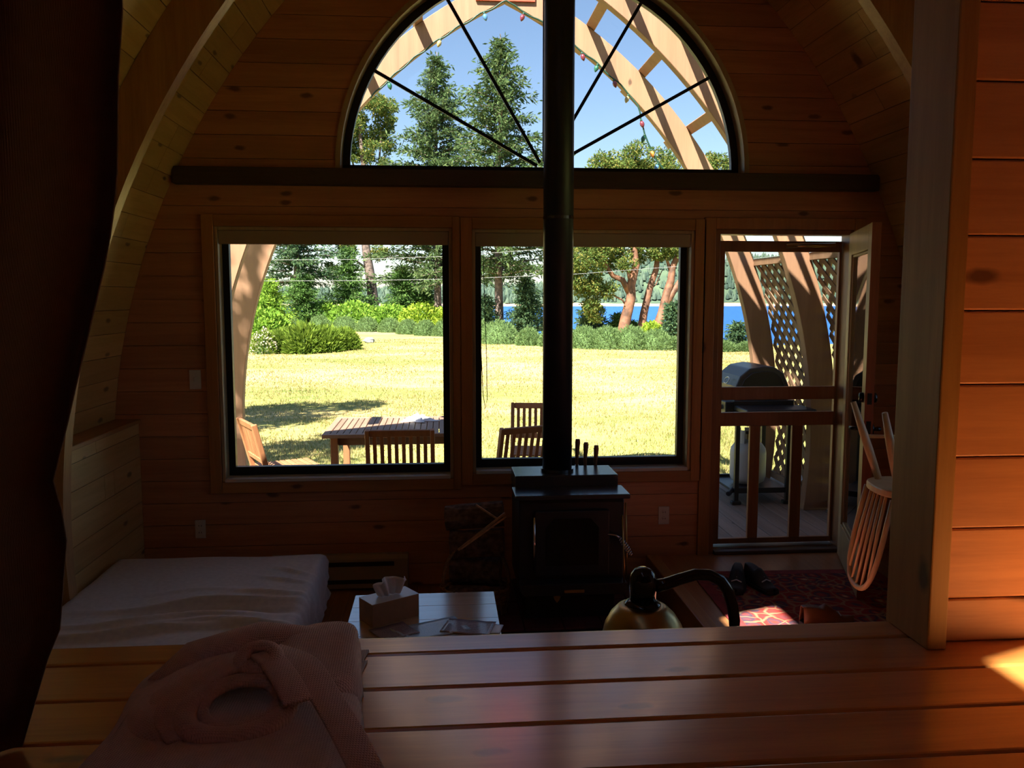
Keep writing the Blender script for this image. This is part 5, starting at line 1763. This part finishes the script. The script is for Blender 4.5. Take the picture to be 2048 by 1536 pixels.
HV = np.array([(x, y, hill_z(x, y)) for x in hxs for y in hys])
n_ = len(hys)
HF = np.array([(i * n_ + j, (i + 1) * n_ + j, (i + 1) * n_ + j + 1, i * n_ + j + 1) for i in range(len(hxs) - 1) for j in range(n_ - 1)])
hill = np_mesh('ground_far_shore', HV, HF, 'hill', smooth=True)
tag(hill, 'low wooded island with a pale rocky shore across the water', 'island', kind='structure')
rf = np.random.default_rng(8)
cv, cf = [], []
cnt = 0
for k in range(5200):
    x = rf.uniform(-420, 640)
    y = 1056 + 330 * rf.random() ** 1.3
    z0 = hill_z(x, y) - 0.5
    h = rf.uniform(6, 13)
    r = rf.uniform(1.8, 3.6)
    m = 6
    ph = rf.uniform(0, 6)
    ring = [(x + r * math.cos(ph + 6.283 * q_ / m) * rf.uniform(0.8, 1.2), y + r * math.sin(ph + 6.283 * q_ / m), z0 + h * rf.uniform(0.08, 0.2)) for q_ in range(m)]
    ring2 = [(x + 0.72 * r * math.cos(ph + 6.283 * (q_ + 0.5) / m), y + 0.72 * r * math.sin(ph + 6.283 * (q_ + 0.5) / m), z0 + h * rf.uniform(0.5, 0.62)) for q_ in range(m)]
    cv += ring + ring2 + [(x, y, z0 + h)]
    for q_ in range(m):
        a, b = cnt + q_, cnt + (q_ + 1) % m
        c, d = cnt + m + q_, cnt + m + (q_ + 1) % m
        cf += [(a, b, c), (b, d, c), (c, d, cnt + 2 * m)]
    cnt += 2 * m + 1
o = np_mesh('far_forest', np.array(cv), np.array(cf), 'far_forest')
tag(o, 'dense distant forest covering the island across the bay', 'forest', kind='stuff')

# ------------------------------------------------------------------ trees
def fir_tree(name, base, H, R0, clear, seed, mat, label, trunk_r=0.28, density=1.0, lean=(0, 0), bark='fir_bark', group=None, leaf=0.44, shape=0.85):
    rs = np.random.default_rng(seed)
    e = empty(name, base, label=label, cat='tree', group=group)
    nt_ = 12
    path = [(lean[0] * t * t + 0.05 * math.sin(t * 7 + seed) * trunk_r * 3, lean[1] * t * t, H * t) for t in [i / nt_ for i in range(nt_ + 1)]]
    MB().tube(path, [max(0.02, trunk_r * (1 - 0.93 * i / nt_)) for i in range(nt_ + 1)], 9).build('trunk', bark, e, smooth=True)
    P, D, L = [], [], []
    bt = MB()
    z = clear
    while z < H - 0.1:
        t = (z - clear) / (H - clear)
        ln = R0 * (1 - t) ** shape + 0.12
        nbn = int(rs.integers(4, 7))
        a0 = rs.uniform(0, 6.28)
        for b in range(nbn):
            az = a0 + 6.283 * b / nbn + rs.normal(0, 0.22)
            l = ln * rs.uniform(0.45, 1.2)
            rise = rs.uniform(0.05, 0.35) + 0.35 * t
            droop = rs.uniform(0.25, 0.6) / max(l, 0.5)
            ss = np.arange(0.12 * l, l, 0.16 / density + 0.02 * l)
            cx = lean[0] * (z / H) ** 2 + ss * math.cos(az)
            cy = lean[1] * (z / H) ** 2 + ss * math.sin(az)
            cz = z + rise * ss - droop * ss * ss * 0.55
            if l > 0.9:
                bt.tube([(cx[0], cy[0], cz[0]), (cx[len(ss) // 2], cy[len(ss) // 2], cz[len(ss) // 2]), (cx[-1], cy[-1], cz[-1])], [0.03 + 0.01 * l, 0.022, 0.008], 4)
            for k in range(int(12 * density) + 1):
                spread = 0.10 + 0.30 * (ss / l) * min(1.0, l / 1.8)
                p = np.stack([cx, cy, cz], 1) + rs.normal(size=(len(ss), 3)) * spread[:, None] * np.array([0.7, 0.7, 0.35])
                d = np.stack([np.full(len(ss), math.cos(az)), np.full(len(ss), math.sin(az)), np.full(len(ss), -0.15)], 1) + rs.normal(size=(len(ss), 3)) * 0.65
                P.append(p)
                D.append(d)
                L.append(leaf * rs.uniform(0.45, 1.0, len(ss)))
        z += (0.30 + 0.10 * rs.random()) * max(0.35, min(1.0, H / 9.0))
    P, D, L = np.concatenate(P), np.concatenate(D), np.concatenate(L)
    v, f = leaf_tris(P, D, L, L * rs.uniform(0.2, 0.38, len(L)), rs)
    tag(np_mesh('foliage', v, f, mat, e), kind='stuff')
    if bt.v:
        tag(bt.build('twigs', bark, e), kind='stuff')
    return e


def leaf_cloud(centers, n_per, size, rs, flat=0.8, shell=0.55):
    P, D, L = [], [], []
    for (x, y, z, r) in centers:
        n = int(n_per * r * r)
        u = unit(rs.normal(size=(n, 3)))
        rad = r * (shell + (1 - shell) * rs.random(n)) * rs.uniform(0.8, 1.12, n)
        p = np.array([x, y, z]) + u * rad[:, None] * np.array([1, 1, flat])
        P.append(p)
        D.append(u * 0.6 + rs.normal(size=(n, 3)) * 0.8)
        L.append(size * rs.uniform(0.6, 1.2, n))
    return np.concatenate(P), np.concatenate(D), np.concatenate(L)


def broad_tree(name, base, trunks, crown, label, leaf_mat, bark, seed, n_per=900, size=0.17, group=None, flat=0.8):
    """trunks: list of (points, r0, r1) in the frame of the base; crown: list of (x, y, z, r)"""
    rs = np.random.default_rng(seed)
    e = empty(name, base, label=label, cat='tree', group=group)
    for k, (pts, r0, r1) in enumerate(trunks):
        n = len(pts)
        MB().tube(pts, [r0 + (r1 - r0) * i / (n - 1) for i in range(n)], 10).build('trunk' if k == 0 else 'branch', bark, e, smooth=True)
    sub = []
    for (x, y, z, r) in crown:
        for k in range(9):
            u = rs.normal(size=3)
            u /= np.linalg.norm(u)
            sub.append((x + u[0] * r * 0.62, y + u[1] * r * 0.62, z + u[2] * r * 0.55, r * rs.uniform(0.32, 0.52)))
    P, D, L = leaf_cloud(sub, n_per, size, rs, flat)
    v, f = leaf_tris(P, D, L, L * 0.48, rs)
    tag(np_mesh('foliage', v, f, leaf_mat, e), kind='stuff')
    return e


fir_tree('douglas_fir', (-0.24, 60.0, ZG - 0.1), 18.9, 5.6, 3.2, 1, M['fir'], 'tall pointed fir left of centre in the half round light', 0.30, 1.0, (0.08, 0))
fir_tree('douglas_fir', (3.42, 50.0, ZG - 0.5), 17.6, 5.2, 3.8, 2, M['fir'], 'tallest fir with a straight bare lower trunk beside the flue pipe', 0.29, 1.0, (0.1, 0), leaf=0.42)
fir_tree('douglas_fir', (-10.2, 62.0, ZG), 13.0, 3.6, 3.2, 3, M['fir_blue'], 'dark spreading fir behind the timber arch at the edge of the wide window', 0.30, 1.0)
small = [((-9.52, 60.0), 3.42, 1.9, 'fir_young', 'bushy young fir over the juniper, next to the gap showing water'),
         ((-6.62, 62.0), 5.47, 2.1, 'fir_young', 'young fir in front of the leaning trunk in the wide window'),
         ((-2.64, 60.0), 4.13, 1.9, 'fir_young', 'young fir between the leaning trunk and the window mullion'),
         ((-1.17, 61.0), 3.05, 1.3, 'fir_young', 'short young fir behind the bright shrubs near the mullion'),
         ((4.97, 49.0), 3.07, 1.25, 'fir_blue', 'dark pyramid shaped young fir just left of the flue pipe'),
         ((2.55, 49.0), 1.95, 0.75, 'fir_blue', 'small dark fir left of the straight bare trunk'),
         ((8.20, 46.0), 1.60, 0.8, 'fir_blue', 'little dark fir at the right edge of the flue pipe'),
         ((9.60, 45.5), 1.0, 0.62, 'fir_young', 'small pale fir in front of the water, left of the red trunk'),
         ((10.6, 45.8), 0.62, 0.45, 'fir_young', 'tiny fir just right of the red arbutus trunk'),
         ((10.75, 38.5), 1.69, 0.62, 'fir_blue', 'slim dark fir at the right edge of the window behind the stove'),
         ((13.37, 37.2), 0.70, 0.5, 'fir_blue', 'small dark shrubby fir by the water in the screen door'),
         ((-10.8, 55.0), 2.93, 1.3, 'green_leaf', 'olive young tree against the timber arch in the wide window')]
for k, ((x, y), zt_, r0, mt, lab) in enumerate(small):
    zb = ground_z(x, y) - 0.05
    fir_tree('young_fir', (x, y, zb), zt_ - zb, r0, 0.12 * (zt_ - zb), 40 + k, M[mt], lab, 0.07, 1.5, leaf=0.28, shape=0.8, group='young firs along the shore')

bz = ZG - 0.15
la = (-4.84, 64.0, bz)
T0 = [(-4.84, 0, -0.24), (-4.97, 0, 0.88), (-5.16, 0, 3.1), (-5.45, 0.2, 4.94), (-5.61, 0.3, 6.77), (-5.42, 0.2, 8.95), (-5.53, 0, 11.12), (-5.71, 0, 12.91), (-5.83, 0, 14.69)]
loc = lambda pts, b: [(p[0] - b[0], p[1], p[2] - b[2]) for p in pts]
crown = [(-3.93, 16.14, 1.14), (-4.84, 15.59, 1.22), (-5.76, 14.33, 1.14), (-4.13, 14.36, 0.95), (-6.33, 13.08, 1.07), (-4.89, 12.56, 0.84), (-3.79, 12.93, 0.76), (-6.53, 11.82, 0.69), (-6.85, 13.96, 0.92), (-5.2, 13.6, 1.0), (-4.5, 13.5, 0.9), (-5.6, 12.0, 0.9), (-6.9, 12.6, 0.9), (-4.2, 11.6, 0.7), (-5.4, 16.2, 0.9), (-6.4, 15.0, 1.0), (-3.4, 15.0, 0.8), (-7.02, 5.3, 1.14), (-4.46, 5.13, 0.84), (-7.97, 3.83, 0.84)]
broad_tree('leaning_arbutus', la, [(loc([(-4.70, 0, -0.4)] + T0, la), 0.52, 0.10), (loc([(-5.55, 0, 6.0), (-4.9, 0.1, 8.6), (-4.5, 0.1, 11.0), (-4.2, 0, 14.0)], la), 0.16, 0.05), (loc([(-5.5, 0, 9.5), (-6.2, 0.2, 11.0), (-6.7, 0.1, 13.2)], la), 0.12, 0.04),
                                      (loc([(-5.3, 0, 3.8), (-6.2, 0, 4.5), (-7.4, 0, 5.0)], la), 0.12, 0.03)],
           [(x - la[0], R_.uniform(-0.8, 0.8), z - la[2], r) for x, z, r in crown], 'thick leaning trunk in the wide window carrying an airy yellow tipped crown', M['arb_leaf'], 'fir_bark', 5, 900, 0.20)

ab = (9.50, 44.0, -0.55)
tA = [(9.42, 0, -0.6), (9.55, 0, -0.11), (9.75, 0, 0.89), (9.98, 0, 1.81), (9.97, 0, 2.46), (10.22, 0, 3.5), (10.1, 0, 4.28), (9.93, 0, 5.05), (10.1, 0, 7.0)]
crown = [(7.8, 1.75, 0.95), (8.32, 2.46, 0.95), (7.52, 2.85, 1.1), (7.78, 3.75, 1.15), (8.7, 3.88, 0.95), (7.37, 4.78, 1.15), (9.09, 4.79, 1.05), (8.15, 5.81, 1.45), (9.86, 6.08, 1.5), (8.79, 7.35, 1.45), (8.51, 8.50, 1.0), (9.3, 8.8, 1.0), (10.08, 8.85, 1.2), (8.07, 0.95, 0.6), (9.6, 3.6, 0.7), (10.3, 4.4, 0.7), (7.0, 3.6, 0.8)]
broad_tree('arbutus', ab, [(loc(tA, ab), 0.34, 0.12), (loc([(9.87, 0, 2.07), (9.51, 0, 2.72), (8.98, -0.1, 2.93), (8.63, -0.2, 3.37), (8.43, -0.2, 4.01), (8.16, -0.2, 4.53)], ab), 0.17, 0.08), (loc([(9.71, 0, 1.41), (9.52, 0, 1.68), (8.99, 0, 1.94), (8.4, 0, 1.9)], ab), 0.06, 0.03), (loc([(9.97, 0, 2.5), (9.75, 0, 3.4), (9.4, 0, 4.4)], ab), 0.12, 0.05)],
           [(x - ab[0], R_.uniform(-0.6, 0.6), z - ab[2], r) for x, z, r in crown], 'arbutus with a smooth orange red trunk right of the flue pipe', M['arb_leaf'], 'arb_bark', 6, 1300, 0.16)
bb = (10.75, 45.0, -0.55)
tB = [(10.72, 0, -0.6), (10.78, 0, 0.06), (10.93, 0, 1.0), (11.11, 0, 1.81), (11.31, 0, 2.61), (11.55, 0, 3.28), (11.64, 0, 4.21), (11.46, 0, 5.2), (11.3, 0, 7.0)]
crown = [(11.48, 4.5, 0.8), (10.75, 4.1, 0.6), (11.9, 4.1, 0.55), (10.6, 4.9, 0.8), (11.73, 5.58, 1.3), (10.89, 7.62, 1.7), (11.66, 8.95, 1.1), (10.9, 5.2, 0.6)]
broad_tree('arbutus', bb, [(loc(tB, bb), 0.25, 0.10), (loc([(11.2, 0, 2.2), (11.55, 0, 2.5), (11.9, 0, 3.3)], bb), 0.05, 0.02)],
           [(x - bb[0], R_.uniform(-0.6, 0.6), z - bb[2], r) for x, z, r in crown], 'slender brown arbutus standing between the orange trunk and the forked one', M['arb_leaf'], 'arb_bark', 9, 1300, 0.16)
cb = (11.45, 44.5, -0.6)
tC = [(11.30, 0, -0.6), (11.48, 0, 0.02), (11.81, 0, 1.01), (12.01, 0, 1.94), (12.24, 0, 2.73), (12.31, 0, 3.39), (12.65, 0, 4.19), (12.74, 0, 4.84), (12.8, 0, 7.0)]
crown = [(12.29, 4.5, 0.8), (13.2, 4.3, 0.7), (12.75, 4.0, 0.55), (13.06, 5.59, 1.2), (13.01, 7.7, 1.5), (13.53, 8.55, 1.15), (14.86, 8.7, 1.0), (14.5, 7.2, 1.3)]
broad_tree('arbutus', cb, [(loc(tC, cb), 0.30, 0.10), (loc([(11.88, 0, 1.2), (12.34, 0, 2.07), (12.79, 0, 2.73), (13.13, 0, 3.26), (13.5, 0, 4.6)], cb), 0.21, 0.09), (loc([(12.26, 0, 3.0), (12.0, 0, 3.8), (11.95, 0, 4.6)], cb), 0.1, 0.05)],
           [(x - cb[0], R_.uniform(-0.6, 0.6), z - cb[2], r) for x, z, r in crown], 'forked arbutus leaning at the right edge of the window', M['arb_leaf'], 'arb_bark', 10, 1300, 0.16)
# trees standing beside the house, out of the picture, whose shade falls on the grass
broad_tree('shade_tree', (-6.9, 10.2, ZG), [([(0, 0, 0), (0.1, 0, 2.5), (0.3, 0, 5.0), (0.2, 0, 8.0)], 0.25, 0.08)],
           [(0.3, 0.2, 7.6, 1.5), (1.1, 0.9, 8.0, 1.2), (-0.9, -0.2, 7.4, 1.3), (0.2, 1.2, 6.8, 1.2), (0.9, -0.6, 7.0, 1.0)], 'broad leafed tree standing beyond the house corner that shades the lawn', M['arb_leaf'], 'fir_bark', 12, 420, 0.22)
broad_tree('shade_tree', (-6.6, 5.6, ZG), [([(0, 0, 0), (0.1, 0, 2.5), (0.2, 0, 5.0), (0.2, 0, 8.0)], 0.25, 0.08)],
           [(0.2, 0.2, 7.6, 1.5), (1.3, 0.5, 7.9, 1.3), (-0.6, 0.3, 7.2, 1.2), (1.9, -0.9, 7.0, 1.1), (2.4, -2.2, 6.6, 0.8)], 'broad leafed tree close to the side of the house that dapples the arches', M['arb_leaf'], 'fir_bark', 13, 420, 0.22)

# ------------------------------------------------------------------ shrubs
def mound(name, x, y, r, h, mat, label, seed, group, size=0.10, n=2600, spike=True, cat='shrub', ry=None):
    rs = np.random.default_rng(seed)
    zb = ground_z(x, y) - 0.02
    e = empty(name, (x, y, zb), label=label, cat=cat, group=group)
    ry = ry or r
    n = int(n)
    u = rs.normal(size=(n, 3))
    u[:, 2] = np.abs(u[:, 2])
    u = unit(u)
    lump = 1 + 0.10 * np.sin(u[:, 0] * 9 + seed) * np.sin(u[:, 1] * 8) + rs.normal(0, 0.04, n)
    p = u * np.array([r, ry, h]) * 0.86 * lump[:, None]
    d = u + rs.normal(size=(n, 3)) * (0.35 if spike else 0.9) + np.array([0, 0, 0.35])
    L = size * rs.uniform(0.6, 1.3, n)
    v, f = leaf_tris(p, d, L, L * (0.22 if spike else 0.5), rs)
    tag(np_mesh('foliage', v, f, mat, e), kind='stuff')
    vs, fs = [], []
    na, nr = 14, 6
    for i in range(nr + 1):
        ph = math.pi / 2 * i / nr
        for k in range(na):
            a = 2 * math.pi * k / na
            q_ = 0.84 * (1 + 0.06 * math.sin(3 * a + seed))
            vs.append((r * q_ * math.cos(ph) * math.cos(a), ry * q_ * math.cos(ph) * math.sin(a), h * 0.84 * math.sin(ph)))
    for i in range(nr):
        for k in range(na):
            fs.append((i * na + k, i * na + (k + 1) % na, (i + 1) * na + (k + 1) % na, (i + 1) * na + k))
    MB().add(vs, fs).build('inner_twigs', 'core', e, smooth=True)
    return e


lav = [(-10.25, 58.0, 1.06, 0.81), (-7.85, 55.94, 0.85, 0.85), (-6.04, 54.14, 0.95, 0.82), (-4.56, 53.22, 0.80, 0.80), (-3.12, 52.33, 0.80, 0.76), (-1.96, 50.06, 0.70, 0.75), (-0.91, 48.62, 0.70, 0.78), (0.17, 47.88, 0.68, 0.78), (1.95, 44.17, 0.75, 0.89), (2.67, 38.38, 0.98, 0.93),
       (3.85, 37.07, 0.60, 0.64), (4.68, 36.24, 0.52, 0.65), (6.01, 35.03, 0.80, 0.80), (6.86, 34.6, 0.78, 0.82), (7.80, 34.3, 0.80, 0.85), (8.76, 34.1, 0.78, 0.72), (9.48, 34.04, 0.46, 0.46), (11.30, 33.2, 0.66, 0.34), (12.42, 33.13, 0.66, 0.30)]
lav_lab = ['farthest lavender mound, half hidden by the bright shrub on the edge', 'lavender mound behind the juniper', 'second lavender mound past the juniper', 'lavender mound over the grey rock', 'lavender mound between the rock and the small fir', 'lavender mound in the middle of the wide window row', 'last but one lavender mound before the mullion', 'lavender mound touching the window mullion',
           'lavender mound at the start of the row in the window behind the stove', 'largest round lavender mound below the straight bare trunk', 'small lavender mound left of the flue pipe', 'small lavender mound touching the flue pipe', 'lavender mound just right of the flue pipe', 'lavender mound left of the red trunk', 'lavender mound under the red trunk', 'lavender mound below the bright green shrub', 'low end mound of the lavender row by the window edge', 'low mound in the screen door view before the water', 'low mound behind the far arch leg in the door view']
for k, (x, y, r, h) in enumerate(lav):
    mound('lavender_bush', x, y, r * 0.97, h * 1.2, M['lavender'], lav_lab[k], 100 + k, 'lavender mounds along the lawn edge', 0.13, 2600)
for k, (x, y, zt_, r, lab, mt) in enumerate([(-8.17, 61.0, 1.45, 1.7, 'fresh green shrub behind the lavender over the juniper', 'green_leaf'), (-5.84, 58.5, 1.55, 2.0, 'wide bright green shrub below the leaning trunk', 'green_leaf'), (-3.32, 57.5, 1.35, 1.75, 'light green shrub right of the leaning trunk base', 'green_leaf'),
                                             (-1.23, 56.0, 1.45, 1.7, 'yellow green shrub next to the mullion', 'yellow_leaf'), (0.75, 55.0, 1.35, 1.35, 'yellowish shrub partly behind the mullion', 'yellow_leaf')]):
    mound('garden_shrub', x, y, r, zt_ - ZG, M[mt], lab, 140 + k, 'bright shrubs behind the lavender', 0.26, 4200, spike=False)
mound('garden_shrub', 9.75, 38.6, 0.62, 1.05, M['yellow_leaf'], 'small vivid green shrub at the foot of the forked arbutus', 150, 'bright shrubs behind the lavender', 0.16, 2200, spike=False)
mound('garden_shrub', -7.6, 37.6, 1.25, 1.65, M['green_leaf'], 'leafy bright green shrub beside the timber arch', 151, 'bright shrubs beside the arch', 0.22, 4200, spike=False)
mound('garden_shrub', -8.9, 41.5, 1.1, 2.1, M['green_leaf'], 'tall green shrub showing between the two arch legs', 152, 'bright shrubs beside the arch', 0.22, 3600, spike=False)
for k, (x, y, r, h, lab) in enumerate([(-6.10, 33.9, 0.70, 0.85, 'juniper part nearest the white flowers'), (-5.30, 33.3, 0.72, 1.08, 'tallest low juniper in the middle of the lawn bed'), (-4.50, 33.6, 0.66, 0.92, 'spreading juniper to the right of the tallest one'), (-3.85, 34.2, 0.48, 0.74, 'small pointed juniper ending the bed on the lawn')]):
    mound('juniper_bush', x, y, r, h, M['juniper'], lab, 160 + k, 'low junipers in the lawn bed', 0.30, 3000)
fb = mound('flower_bush', -6.75, 33.0, 0.48, 0.92, M['juniper'], 'bush of white flowers in front of the green shrub by the arch', 170, None, 0.18, 1500, cat='bush')
rs = np.random.default_rng(31)
u = unit(np.abs(rs.normal(size=(240, 3))) * np.array([1, -1, 1]) * np.where(rs.random((240, 3)) < np.array([0.5, 0.15, 0.0]), -1, 1))
v, f = leaf_tris(u * np.array([0.52, 0.52, 1.0]) * rs.uniform(0.9, 1.05, (240, 1)), rs.normal(size=(240, 3)), rs.uniform(0.05, 0.10, 240), rs.uniform(0.05, 0.09, 240), rs)
tag(np_mesh('blossom', v, f, M['petal'], fb), kind='stuff')
rk = random.Random(3)
vs, fs = [], []
for i in range(7):
    ph = math.pi * i / 6
    for k in range(10):
        a = 2 * math.pi * k / 10
        j = rk.uniform(0.85, 1.12)
        vs.append((0.26 * math.sin(ph) * math.cos(a) * j, 0.2 * math.sin(ph) * math.sin(a) * j, 0.13 + 0.15 * math.cos(ph) * j))
for i in range(6):
    for k in range(10):
        fs.append((i * 10 + k, i * 10 + (k + 1) % 10, (i + 1) * 10 + (k + 1) % 10, (i + 1) * 10 + k))
o = MB().add(vs, fs).build('garden_rock', 'rock')
o.location = (-3.34, 39.73, ground_z(-3.34, 39.73) - 0.03)
tag(o, 'small grey rock lying on the dry lawn', 'rock')

# overhead wires across the garden
for pts, lab in (([(-30, 30, 2.9), (-7.3, 30, 2.37), (-3, 30, 2.39), (0.16, 30, 2.45), (1.3, 30, 2.49), (4.6, 30, 2.62), (8.66, 30, 2.93), (30, 30, 5.2)], 'lower overhead wire crossing in front of the trees'),
                 ([(-30, 30, 3.5), (-7.3, 30, 3.08), (-3, 30, 3.12), (0.16, 30, 3.24), (1.3, 30, 3.33), (4.6, 30, 3.58), (8.66, 30, 4.0), (30, 30, 6.6)], 'upper overhead wire crossing in front of the trees')):
    tag(MB().tube(pts, 0.007, 6).build('overhead_wire', 'wire'), lab, 'wire')
